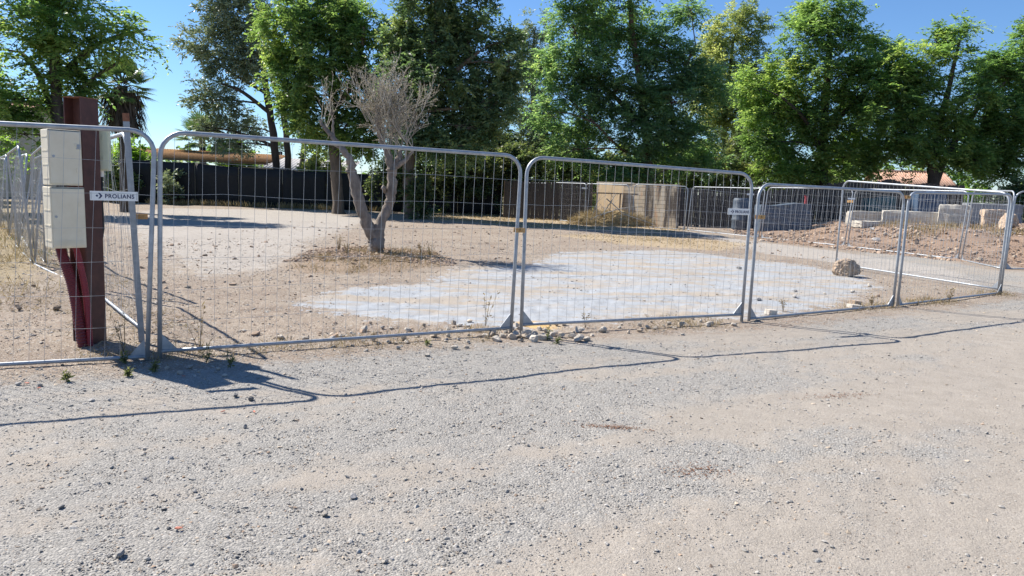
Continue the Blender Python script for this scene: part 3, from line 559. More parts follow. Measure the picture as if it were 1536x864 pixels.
def bush(name, label, x, y, w, h, leafm, seed, style=BUSH, dens=1.0, group=None, z0=None, dep=.8):
    b = g1(x, y) if z0 is None else z0; rs = random.Random(seed)
    lob = [(x + rs.uniform(-.5, .5) * w * .5, b + h * rs.uniform(.3, .66), w * rs.uniform(.25, .36), h * rs.uniform(.26, .36)) for _ in range(5)]
    D = dict(y=y, branches=[[(x, y, b, .05), (x + rs.uniform(-.1, .1), y, b + h * .4, .035), (x + rs.uniform(-.2, .2), y, b + h * .7, .015)]], lobes=lob)
    return tree(name, label, D, style, leafm, BARK_D, seed, dens, .5, dep, group, .5, 'bush')
HG = 'evergreen bushes of the shaded hedge'
HL = 'dark evergreen bush in the shaded hedge between the black screen and block wall'
for i, (x, y, w, h) in enumerate([(-6.6, 43.5, 5, 4.4), (-4.2, 44.5, 4.5, 4.6), (-1.8, 44, 4.8, 4.8), (.8, 45, 4.6, 5.4), (-.6, 46.5, 5, 6.6), (-3.4, 47.5, 5, 6.2)]):
    bush('evergreen_bush', HL, x, y, w, h, L_HEDGE, 60 + i, BUSH, .45, HG)
HL2 = 'dark evergreen bush massed behind the reed fence and block wall'
for i, (x, y, w, h) in enumerate([(3.6, 48, 5.5, 6), (6.5, 50, 6, 5.4), (10, 50, 6, 5.6), (13.5, 50, 6, 6.2), (17, 50.5, 6, 5.4), (20.5, 50, 6, 4.8), (24, 49, 5.5, 4.0), (11.5, 54, 7, 8), (17, 55, 7, 7.5), (4.2, 53, 6, 7.5)]):
    bush('evergreen_bush', HL2, x, y, w, h, L_HEDGE, 80 + i, BUSH, .28, 'evergreen bushes behind the reed fence')
HL3 = 'dull green bush behind the tan rocks under the locusts'
for i, (x, y, w, h) in enumerate([(30, 44, 4.5, 3.2), (33.5, 45, 5, 4.2), (37, 43, 5, 4)]):
    bush('garden_bush', HL3, x, y, w, h, L_DARK, 95 + i, BUSH, .6, 'bushes behind the rocks')
bush('lime_bush', 'bright yellow-green bush beside the fan palm above the ochre shed', -23.9, 46.3, 3.2, 4.8, L_LIME, 101, BUSH, 1.0)
bush('lime_bush', 'yellow-green shrub rising behind the ochre shed roof', -20.4, 54.5, 3.0, 5.2, L_LIME, 102, BUSH, 1.0)
bush('lime_bush', 'light green shrub below the locust beside the receding fence row', -29.5, 40, 5.5, 4.6, L_LIME, 103, BUSH, .7)
bush('lime_bush', 'small vivid green bush beside the forked black trunk', 31.5, 52, 3.2, 3.2, L_LIME, 104, BUSH, .9)
bush('garden_bush', 'dark green bush closing the view past the end of the receding fence row', -26.5, 35, 5, 3.6, L_DARK, 111, BUSH, .7)
bush('garden_bush', 'mid green bush in front of the cream house end', -31.5, 41, 5.5, 4.4, L_ASH, 112, BUSH, .6)
bush('climbing_shrub', 'leafy climber hanging over the black screen by the steel stake', -24.0, 44.3, 2.6, 2.9, L_DARK, 105, BUSH, .8)
bush('climbing_shrub', 'small pale sprig growing in front of the black screen', -20.6, 44.3, .9, 2.2, L_GREY, 106, BUSH, .8)
bush('climbing_shrub', 'ivy shoots around the foot of the dark ash trunk', -4.7, 35.6, 1.3, 2.4, L_HEDGE, 107, BUSH, 1.0)
bush('garden_bush', 'light leafy shrub over the black screen beside the ash trunk', -12.2, 46, 2.6, 4.2, L_PALE, 108, BUSH, .8)
bush('garden_bush', 'dusty green bush under the tiled roof eaves', 33.5, 64, 4, 3.2, L_GREY, 109, BUSH, .6)
bush('garden_bush', 'grey-green bush right of the vivid green one', 37, 56, 4.5, 3.0, L_GREY, 110, BUSH, .6)

# far wood that closes the view behind the trees
def far_wood():
    g = np.random.default_rng(77); CC = []; OO = []; TT = []
    for k in range(40):
        x = -70 + k * 4.4 + g.uniform(-1.5, 1.5)
        if -34 < x < -16: h = g.uniform(2.0, 3.0)
        elif x < -34: h = g.uniform(4, 6)
        else: h = g.uniform(6, 9.5)
        y = g.uniform(78, 96); n = 22
        u = unit(g, n); c = np.array([x, y, h * .5]); pts = c + u * g.random((n, 1)) ** .4 * np.array([3.6, 2, h * .5]); pts[:, 2] = np.maximum(pts[:, 2], .2)
        CC.append(pts); OO.append(u); TT.append(np.full(n, .4 + g.normal(0, .15)) + g.normal(0, .1, n))
    st = dict(BUSH); st.update(len=.75, tlen=1.4, twigs=6, leaves=7)
    P, D, U, L, Wd, tt = sprays(g, np.concatenate(CC), np.concatenate(OO), st, np.concatenate(TT))
    o = leaf_quads('distant_wood', P, D, U, L, Wd, tt, L_ASH); o['kind'] = 'stuff'; o['label'] = 'far-off belt of mixed green woodland'
far_wood()

# fan palms
def palm(label, x, y, ht, rad, seed, skirt=True, nf=34):
    g = np.random.default_rng(seed); rs = random.Random(seed); z = g1(x, y)
    t = thing('fan_palm', label, 'palm', (x, y, z))
    MB().tube([(0, 0, -.1), (.04, 0, ht * .5), (0, 0, ht)], [.3, .24, .22], 10).build('trunk', BARK_D, t, True)
    pet = MB(); P = []; D = []; U = []; L = []; Wd = []; T = []
    for i in range(nf):
        az = i * 2.399; el = math.radians(80 - 115 * (i / nf) + rs.uniform(-8, 8)); pl = rad * rs.uniform(.42, .55)
        d = Vector((math.cos(az) * math.cos(el), math.sin(az) * math.cos(el), math.sin(el)))
        b = Vector((0, 0, ht)) + d * .15; e = b + d * pl; e.z -= .12 * pl
        pet.tube([b, b.lerp(e, .5) + Vector((0, 0, .06)), e], [.022, .018, .012], 4, False)
        s = d.cross(Vector((0, 0, 1)));  s = s.normalized() if s.length > .1 else Vector((1, 0, 0)); up = s.cross(d)
        for k in range(22):
            q = math.radians(-100 + 200 * k / 21); f = d * math.cos(q) + s * math.sin(q); f = f + up * .12
            f.z -= .22 + .2 * abs(math.sin(q))
            P.append(e); D.append(f); U.append(up); L.append(rad * .52 * (1 - .25 * abs(q) / 1.75) * rs.uniform(.85, 1.1)); Wd.append(rad * .05); T.append(.5 + rs.gauss(0, .2))
    pet.build('petioles', BARK_D, t, True)
    leaf_quads('fronds', np.array(P), np.array(D), np.array(U), np.array(L), np.array(Wd), np.array(T), L_PALM, t)
    if skirt:
        n = 900; a = g.uniform(0, 6.28, n); zz = ht - g.uniform(.0, 1.5, n); rr = .28 + g.random(n) * .5
        P = np.stack([rr * np.cos(a), rr * np.sin(a), zz], 1); Dn = np.stack([.25 * np.cos(a), .25 * np.sin(a), -np.ones(n)], 1) + g.normal(0, .15, (n, 3))
        leaf_quads('dead_frond_skirt', P, Dn, np.stack([np.cos(a), np.sin(a), 0 * a], 1), g.uniform(.5, 1.0, n), g.uniform(.04, .1, n), g.random(n), L_SKIRT, t)
    return t
palm('fan palm with a skirt of dead fronds behind the brown steel post', -17.4, 33.0, 5.5, 1.45, 3)
palm('low fan palm with bright fronds above the ochre shed roof', -22.6, 53.5, 4.6, 2.0, 4, False, 26)
palm('tiny far palm beyond the grey corrugated roof', -21.0, 66, 4.2, 1.1, 5, False, 18)

# dry grass and weeds
def grass(name, label, pts, g, m, h=(.06, .25), w=.006, lean=.5, tint=.5):
    x, y = pts; n = len(x); P = np.stack([x, y, gh(x, y) - .004], 1)
    D = np.stack([g.normal(0, lean, n), g.normal(0, lean, n), np.ones(n)], 1); U = unit(g, n)
    o = leaf_quads(name, P, D, U, g.uniform(*h, n), np.full(n, w) * (1 + .04 * np.hypot(x, y)), tint + g.normal(0, .22, n), m, None, .05)
    o['kind'] = 'stuff'; o['label'] = label
def cluster(g, poly, n, k=.35, spread=.25, thr=.0):
    P = np.array(poly); nc = max(1, n // 14); out = []
    while sum(len(a) for a in out) < nc:
        x = g.uniform(P[:, 0].min(), P[:, 0].max(), nc * 3); y = g.uniform(P[:, 1].min(), P[:, 1].max(), nc * 3)
        q = (sdist(poly, x, y) > 0) & (vnoise(x * .9, y * .9, 71) > thr - .15); out.append(np.stack([x[q], y[q]], 1))
    c = np.concatenate(out)[:nc]; c = np.repeat(c, 14, 0) + g.normal(0, spread, (nc * 14, 2)); return c[:, 0], c[:, 1]
g_ = np.random.default_rng(31)
grass('dry_grass', 'withered straw-coloured grass beside the receding fence row', cluster(g_, [(-30, 18), (-19, 28), (-6.3, 10.2), (-4.8, 7.4), (-7, 5.2), (-22, 9)], 17000, spread=.14), g_, L_DRY, (.05, .32))
grass('green_grass', 'thin green weeds growing among the withered grass', cluster(g_, [(-30, 18), (-14, 24), (-6.6, 10.2), (-8, 8), (-22, 11)], 3500, spread=.1, thr=.15), g_, L_WEED, (.04, .16))
grass('straw_litter', 'flattened straw along the foot of the hedge', cluster(g_, STRAW_BAND, 6000, spread=.35), g_, L_DRY, (.05, .18), .009, 2.0, .55)
grass('straw_litter', 'flattened dead stalks littering the soil around the meter box post', cluster(g_, [(-7, 5.0), (-3.2, 6.5), (-3.6, 8.2), (-5.5, 11), (-10, 15), (-12, 9)], 9000, spread=.16), g_, L_DRY, (.03, .12), .004, 2.2, .35)
grass('straw_litter', 'flattened straw in a pale band across the plot', cluster(g_, STRAW_PATCH, 2200, spread=.4), g_, L_DRY, (.04, .12), .007, 2.2, .55)
grass('dry_grass', 'dead weeds around the foot of the bare olive', cluster(g_, OLIVE_RING, 3200, spread=.10, thr=.08), g_, L_DRY, (.03, .2), .004, .9, .3)
grass('dry_grass', 'dry stalks at the foot of the black screen', cluster(g_, [(-26, 43.6), (-8, 43.8), (-8, 44.6), (-26, 44.6)], 3500, spread=.1), g_, L_DRY, (.1, .45), .01, .3, .5)
grass('dry_grass', 'dead weeds on the reddish soil bank among the stone blocks', cluster(g_, [(13, 26), (24, 23), (26, 30), (14, 31)], 5000, spread=.16, thr=.1), g_, L_DRY, (.06, .35), .008, .5, .45)
FOOT = [(-6.5, 4.6), (J[0][0] - .1, J[0][1] - .25), (.1, 7.85), (3.0, 9.15), (6.1, 11.1), (9.2, 13.2), (9.0, 13.7), (5.9, 11.7), (2.9, 9.8), (0, 8.5), (-3.2, 6.75), (-6.6, 5.3)]
grass('straw_litter', 'flattened dead stalks and crumbs along the fence foot', cluster(g_, FOOT, 4200, spread=.12), g_, L_DRY, (.015, .06), .004, 2.5, .3)
grass('dry_grass', 'sparse dead grass along the fence foot', cluster(g_, FOOT, 2600, spread=.05, thr=.08), g_, L_DRY, (.03, .14), .004, .7, .5)

# ---------------------------------------------------------------- fence panels
def panel(label, p0, p1, h0=2.0, h1=2.0, rail=.09, lean=0.0, rack=0.0, group=None, seed=0, wavy=.004, sink=.03):
    rs = random.Random(seed); z0 = g1(*p0); z1 = g1(*p1)
    Wd = math.hypot(p1[0] - p0[0], p1[1] - p0[1]); rz = math.atan2(p1[1] - p0[1], p1[0] - p0[0])
    t = thing('mesh_fence', label, 'fence', (p0[0], p0[1], z0), rz, group); t.rotation_euler = (lean, 0, rz)
    a = .035; b = Wd - .035; R = .2; tr = .0205
    def sh(x, z):   # panel plane: ends at their own heights
        q = (x - a) / (b - a); H = h0 + (h1 - h0) * q + 0 * z; base = (z1 - z0) * q
        return Vector((x + rack * z / 2, 0, base + z * H / 2.0))
    pts = [(a, -sink), (a, .9), (a, 2 - tr - R)]
    pts += [(a + R - R * math.cos(q), 2 - tr - R + R * math.sin(q)) for q in [math.radians(15 * i) for i in range(1, 6)]]
    pts += [(a + R + (b - a - 2 * R) * i / 8, 2 - tr) for i in range(9)]
    pts += [(b - R + R * math.sin(q), 2 - tr - R + R * math.cos(q)) for q in [math.radians(15 * i) for i in range(1, 6)]]
    pts += [(b, 2 - tr - R), (b, .9), (b, -sink)]
    MB().tube([sh(x, z) for x, z in pts], tr, 10).build('frame_tube', GALV, t, True)
    MB().tube([sh(a + (b - a) * i / 6, rail) for i in range(7)], .0175, 8).build('bottom_rail', GALV, t, True)
    w = MB(); nv = max(8, round((b - a) / .111)); k0 = rs.uniform(0, 9)
    for i in range(1, nv):
        x = a + (b - a) * i / nv; e = min(x - a, b - x); top = 2 - tr
        if e < R: top = 2 - tr - R + math.sqrt(max(0, R * R - (R - e) ** 2))
        w.tube([sh(x, rail + (top - rail) * s / 5) + Vector((rs.gauss(0, wavy), rs.gauss(0, wavy) - .004, 0)) for s in range(6)], .0017, 4, False)
    for z in [rail + (2 - rail) * s / 7 for s in range(1, 7)]:
        w.tube([sh(a + (b - a) * s / 14, z) + Vector((0, -.008 + rs.gauss(0, wavy), rs.gauss(0, wavy) + wavy * 2 * math.sin(k0 + z * 3 + s * .7))) for s in range(15)], .0017, 4, False)
    o = w.build('wire_mesh', WIRE, t); o['kind'] = 'stuff'
    for x, s in ((a, 1), (b, -1)):
        q = sh(x, rail); g = MB(); q0 = q + Vector((s * .016, 0, .012))
        g.add([q0 + Vector((0, d, 0)) for d in (-.003, .003)] + [q0 + Vector((s * .13, d, 0)) for d in (-.003, .003)] + [q0 + Vector((0, d, .15)) for d in (-.003, .003)],
              [(0, 2, 4), (1, 5, 3), (0, 1, 3, 2), (2, 3, 5, 4), (0, 4, 5, 1)])
        g.build('gusset_plate', GALV, t)
    return t
def dirn(p, q):
    d = Vector((q[0] - p[0], q[1] - p[1])); return d.normalized()
def gap(p, q, s=.03):
    d = dirn(p, q); return (p[0] + d.x * s, p[1] + d.y * s), (q[0] - d.x * s, q[1] - d.y * s)
PB = panel
panel('galvanised mesh fence panel carrying the white name plate beside the brown steel post', *gap(A_END, J[0], .0), 2.0, 2.02, .03, rack=.12, seed=1)
panel('galvanised mesh fence panel standing in front of the bare pruned olive tree', *gap(J[0], J[1], .03), 2.02, 2.0, .07, rack=.06, seed=2)
panel('galvanised mesh fence panel with a name plate, between two rusty clamps, before the grey sand', *gap(J[1], J[2], .03), 2.0, 1.92, .10, seed=3)
panel('sunken mesh fence panel in front of the lone tan boulder, half-buried bottom rail', *gap(J[2], J[3], .03), 1.80, 1.79, .035, seed=4)
panel('sunken mesh fence panel meeting the open gate-like panel at the far corner', *gap(J[3], J[4], .03), 1.79, 1.84, .03, seed=5)
panel('mesh fence panel turned back from the corner, running behind the tan boulder', (9.12, 13.62), (7.87, 17.88), 1.87, 2.1, .07, seed=6)
BACK = [(.2, 43.2), (2.0, 40.4), (3.6, 37.5), (5.6, 35.5), (7.93, 33.9), (9.95, 29.7), (11.5, 25.4), (13.0, 21.3), (12.5, 18.7), (16.2, 18.3)]
BL = ['mesh fence panel in the deep shade before the evergreen hedge', 'mesh fence panel before the dark reed fence, beside the straw heap', 'mesh fence panel in front of the straw heap and dead branches',
      'mesh fence panel in front of the pale block wall', 'mesh fence panel in front of the shade-painted end of the block wall', 'mesh fence panel in front of the grey-blue sheeted stack',
      'mesh fence panel standing on the reddish soil before the long stone block', 'mesh fence panel standing before the square stone block', 'mesh fence panel running off in front of the tan rocks']
for i in range(9):
    panel(BL[i], *gap(BACK[i], BACK[i + 1], .04), 2.0 + .04 * (i % 2), 2.0, .02, lean=(.05 if i in (1, 2) else -.03 * (i % 3)), rack=[.25, .2, -.05, .05, .1, .05, .12, .15, .1][i], group='mesh panels along the rear of the plot', seed=20 + i, wavy=.012)
# receding row on the left: zig-zag, leaning panels
LP = [(-3.78, 7.42), (-5.95, 10.28), (-8.5, 12.9), (-10.7, 15.8), (-12.9, 18.7), (-15.2, 21.7), (-17.6, 24.7), (-20.0, 27.6)]
for i in range(7):
    panel('leaning mesh fence panel next to the cream meter boxes, first of the receding row' if i == 0 else 'leaning mesh fence panel in the row receding through the dry weeds',
          *gap(LP[i], LP[i + 1], .06), 2.05, 2.02, .03 if i < 1 else -.012, lean=[-.04, .10, -.06, .12, .02, .1, .05][i], rack=[.0, -.15, -.2, -.12, -.2, -.1, -.1][i], group='leaning panels receding beside the weeds', seed=40 + i, wavy=.016)
for i in range(2, 5):
    a, b = gap(LP[i], LP[i + 1], .06)
    panel('mesh fence panel doubled up against a leaning one in the receding row', (a[0] + .16, a[1] + .10), (b[0] + .28, b[1] + .05), 2.08, 2.0, -.012, lean=[.16, .02, .18, .1][i - 1], rack=[-.1, -.25, -.1, -.2][i - 1], group='doubled panels of the receding row', seed=70 + i, wavy=.02)
def clamp(label, x, y, z, rz, s=1.0):
    t = thing('fence_clamp', label, 'clamp', (x, y, g1(x, y) + z), rz, 'rusty clamps joining the fence panels')
    for k in (-1, 1):
        MB().box((0, k * .029, 0), (.115 * s, .006, .05 * s)).build('clamp_plate', RUST_CLAMP, t, bevel=.0015)
    MB().tube([(0, -.05, 0), (0, .05, 0)], .0065, 6).build('bolt', RUST_CLAMP, t)
    MB().tube([(0, -.036, 0), (0, -.046, 0)], .013, 6).build('nut', RUST_CLAMP, t)
clamp('rusty clamp joining the olive-tree panel to its neighbour', J[1][0] + .0, J[1][1], 1.17, math.radians(26))
clamp('rusty clamp at the step between tall and sunken panels', J[2][0] + .09, J[2][1] + .02, 1.36, math.radians(28))
clamp('yellowed clamp joining the two sunken panels', J[3][0] + .0, J[3][1], 1.70, math.radians(33))
clamp('rusty clamp on the rear panels over reddish soil', 11.5, 25.4, 1.55, math.radians(-60), 1.6)

clamp('rusty clamp tying the leaning panel to the steel stake', -3.66, 7.2, 1.22, .3, 1.0)
def name_plate(label, x, y, z, rz, s=1.0, group=None):
    t = thing('name_plate', label, 'sign', (x, y, z), rz, group)
    MB().box((0, 0, 0), (.36 * s, .004, .078 * s)).build('plate', WHITEP, t, bevel=.0012)
    cu = bpy.data.curves.new('lettering', 'FONT'); cu.body = 'PROLIANS'; cu.size = .048 * s; cu.offset = .0011 * s; cu.space_character = 1.12; cu.align_x = 'LEFT'; cu.extrude = .0004
    tmp = bpy.data.objects.new('lettering_curve', cu); C.objects.link(tmp)
    bpy.context.view_layer.update()
    me = bpy.data.meshes.new_from_object(tmp.evaluated_get(bpy.context.evaluated_depsgraph_get()))
    bpy.data.objects.remove(tmp); me.materials.clear()
    o = link_mesh('lettering', me, NAVY, t); o.rotation_euler = (math.pi / 2, 0, 0); w = o.dimensions.x
    o.scale = (.222 * s / max(me.vertices[0].co.x * 0 + max(v.co.x for v in me.vertices), 1e-3), 1, 1)
    o.location = (-.070 * s, -.0035, -.018 * s); o['label'] = 'navy capital lettering reading PROLIANS'
    lg = MB(); M = Matrix.Translation((-.115 * s, -.0026, 0)) @ Matrix.Rotation(math.pi / 2, 4, 'X')
    def sc(p): return [(a * s, b * s) for a, b in p]
    lg.prism(sc([(-.004, .023), (.008, .023), (.026, .004), (.026, -.004), (.008, -.023), (-.004, -.023), (.010, -.004), (.010, .004)]), 0, .0012, M)
    lg.prism(sc([(-.024, 0), (-.012, .011), (-.003, 0), (-.012, -.011)]), 0, .0012, M)
    lo = lg.build('logo', NAVY, t); lo['label'] = 'navy arrow emblem with a small diamond'
    for k in (-1, 1):
        MB().tube([(k * .17 * s, .012, .03 * s), (k * .17 * s, -.006, .03 * s), (k * .17 * s, -.006, -.03 * s), (k * .17 * s, .012, -.03 * s)], .0015, 4).build('wire_tie', WIRE, t)
    return t
dA = dirn(A_END, J[0]); aA = math.atan2(dA.y, dA.x); dC = dirn(J[1], J[2]); aC = math.atan2(dC.y, dC.x)
name_plate('white name plate with navy lettering wired to the fence beside the brown post', -3.40, 6.255, 1.445, aA)
name_plate('white name plate with navy lettering wired to the fence beside the step in height', 2.84, 9.33, 1.43, aC)
for lb, x, y, z in [('small pale plate on the rear panel by the dark reed fence', 3.5, 37.5, 1.75), ('small pale plate on the rear panel by the grey-blue stack', 9.6, 30.2, 1.72), ('small pale plate on the panel behind the tan boulder', 7.95, 17.5, 1.66)]:
    t = thing('fence_tag', lb, 'tag', (x, y, z + g1(x, y)), math.radians(-25) if x > 5 else 0); w = .28 if x != 7.95 else .16
    MB().box((0, -.05, 0), (w, .006, .07 if w > .2 else .04)).build('plate', WHITEP, t); MB().tube([(-w * .4, -.05, 0), (-w * .4, .0, 0)], .003, 4).build('wire_tie', WIRE, t)

# ---------------------------------------------------------------- steel post, stake, meter boxes, conduits
def steel_post():
    x, y = -4.085, 6.985; t = thing('steel_post', 'brown painted steel H-section post holding the cream meter boxes', 'post', (x, y, g1(x, y)), math.radians(-15))
    t.rotation_euler = (0, math.radians(.3), math.radians(-15))
    H = 2.30
    for s, nm in ((-1, 'flange'), (1, 'flange')): MB().box((s * .0935, 0, H / 2 - .1), (.013, .2, H + .2)).build(nm, BEAM, t, bevel=.0015)
    MB().box((0, .0, H / 2 - .1), (.1738, .009, H + .2)).build('web', BEAM, t)
    MB().box((0, 0, H + .004), (.204, .204, .008)).build('cap_plate', RUSTY, t)
    return t
steel_post()
def stake():
    x, y = -3.60, 7.02; t = thing('steel_stake', 'grey angle-iron stake with a rusted tip leaning by the fence corner', 'stake', (x, y, g1(x, y)), math.radians(20)); t.rotation_euler = (0, math.radians(-1.8), math.radians(25))
    M = None
    m = worn('grey_zinc_angle', (.22, .24, .26), (.34, .36, .39), 12, .5, .5, .05, .002)
    MB().box((0, 0, 1.02), (.055, .006, 2.2)).build('angle_leg', m, t); MB().box((-.0245, .0285, 1.02), (.006, .051, 2.2)).build('angle_leg', m, t)
    MB().box((0, 0, 2.155), (.058, .009, .075)).build('rusted_tip', RUSTY, t)
    return t
stake()
def meter_box(label, c, rz, w, h, d, m, slats=3, ribs=True):
    t = thing('meter_box', label, 'meter box', (c[0], c[1], c[2]), rz)
    MB().box((0, 0, h / 2), (w, d, h)).build('cabinet', m, t, bevel=.008)
    dr = MB().box((0, -d / 2 - .006, h / 2), (w - .018, .014, h - .03)).build('door', m, t, bevel=.004)
    for k in range(2): 
        q = MB().box((w / 2 - .05, -d / 2 - .016, h * (.28 + .44 * k)), (.012, .008, .035)).build('hinge', m, dr, bevel=.002)
    lk = MB().tube([(-w / 2 + .035, -d / 2 - .012, h * .52), (-w / 2 + .035, -d / 2 - .02, h * .52)], .011, 10).build('lock', GALV, dr)
    MB().box((0, -d / 2 + .001, h - .008), (w - .004, .004, .006)).build('seam', BOXD, t)
    if slats:
        for k in range(slats): MB().box((-w * .0, -d / 2 - .0145, h * .06 + k * .016), (w - .06, .006, .006)).build('louvre', m, dr)
    if ribs:
        for k in range(4):
            MB().box((-w / 2 - .0012, 0, h * (.12 + .25 * k)), (.003, d - .05, .012)).build('side_rib', m, t)
    return t
RZB = math.radians(47)
b1 = meter_box('upper cream meter box fixed to the brown steel post', (-4.09, 6.68, 1.515), RZB, .265, .49, .21, BOXM, 0)
b2 = meter_box('lower cream meter box with louvres above the red conduit', (-4.08, 6.665, .955), RZB, .275, .545, .225, BOXM, 3)
t = thing('steel_bracket', 'small grey steel strap across the upper meter box edge', 'bracket', (-3.955, 6.66, 1.86), math.radians(20))
MB().box((0, 0, 0), (.085, .006, .042)).build('strap', GALV, t, bevel=.002); MB().tube([(.025, -.002, 0), (.025, -.012, 0)], .009, 6).build('bolt', GALV, t)
t = meter_box('pale green junction box behind the brown post with a black cable', (-4.02, 7.18, 1.66), math.radians(20), .17, .43, .12, BOXG, 0, False)
MB().tube([(.0, -.0, -.06), (0, 0, .0)], .022, 10).build('cable_gland', WHITEP, t)
tag(MB().tube([(-4.02, 7.18, 1.60), (-4.02, 7.17, 1.35), (-4.0, 7.14, 1.1), (-4.03, 7.1, .85), (-4.05, 7.12, .5), (-4.06, 7.15, .0)], .013, 8).build('black_cable', BLACKP, None, True), 'black cable hanging below the pale green junction box', 'cable')
def conduit(label, pts, r, m, pitch=.016, amp=.006):
    P = [Vector(p) for p in pts]; sp = []
    for i in range(len(P) - 1):
        for s in range(56):
            u = s / 56; p0 = P[max(i - 1, 0)]; p1 = P[i]; p2 = P[i + 1]; p3 = P[min(i + 2, len(P) - 1)]
            sp.append(.5 * ((2 * p1) + (p2 - p0) * u + (2 * p0 - 5 * p1 + 4 * p2 - p3) * u * u + (3 * p1 - p0 - 3 * p2 + p3) * u ** 3))
    rr = [r + (amp if i % 4 < 2 else -amp) for i in range(len(sp))]
    return tag(MB().tube(sp, rr, 14).build('conduit', m, None, True), label, 'conduit')
conduit('dark red ribbed conduit curving from the lower meter box into the soil', [(-4.13, 6.66, 1.0), (-4.12, 6.67, .88), (-4.08, 6.72, .62), (-4.06, 6.76, .32), (-4.035, 6.79, -.06)], .044, CONDUIT, amp=.0035)
conduit('thinner bright red conduit running down against the brown post', [(-4.04, 6.71, 1.0), (-4.01, 6.73, .86), (-3.99, 6.78, .55), (-3.985, 6.80, .25), (-3.985, 6.81, -.06)], .028, CONDUIT2, amp=.0015)
t = thing('wooden_stake', 'short weathered wooden stake behind the red conduit', 'stake', (-4.22, 6.98, g1(-4.1, 7.0)), .3)
MB().box((0, 0, .33), (.032, .03, .76)).build('stake_shaft', WOOD, t, bevel=.003); MB().prism([(-.016, -.015), (.016, -.015), (.016, .015), (-.016, .015)], .71, .725).build('stake_head', WOOD, t)

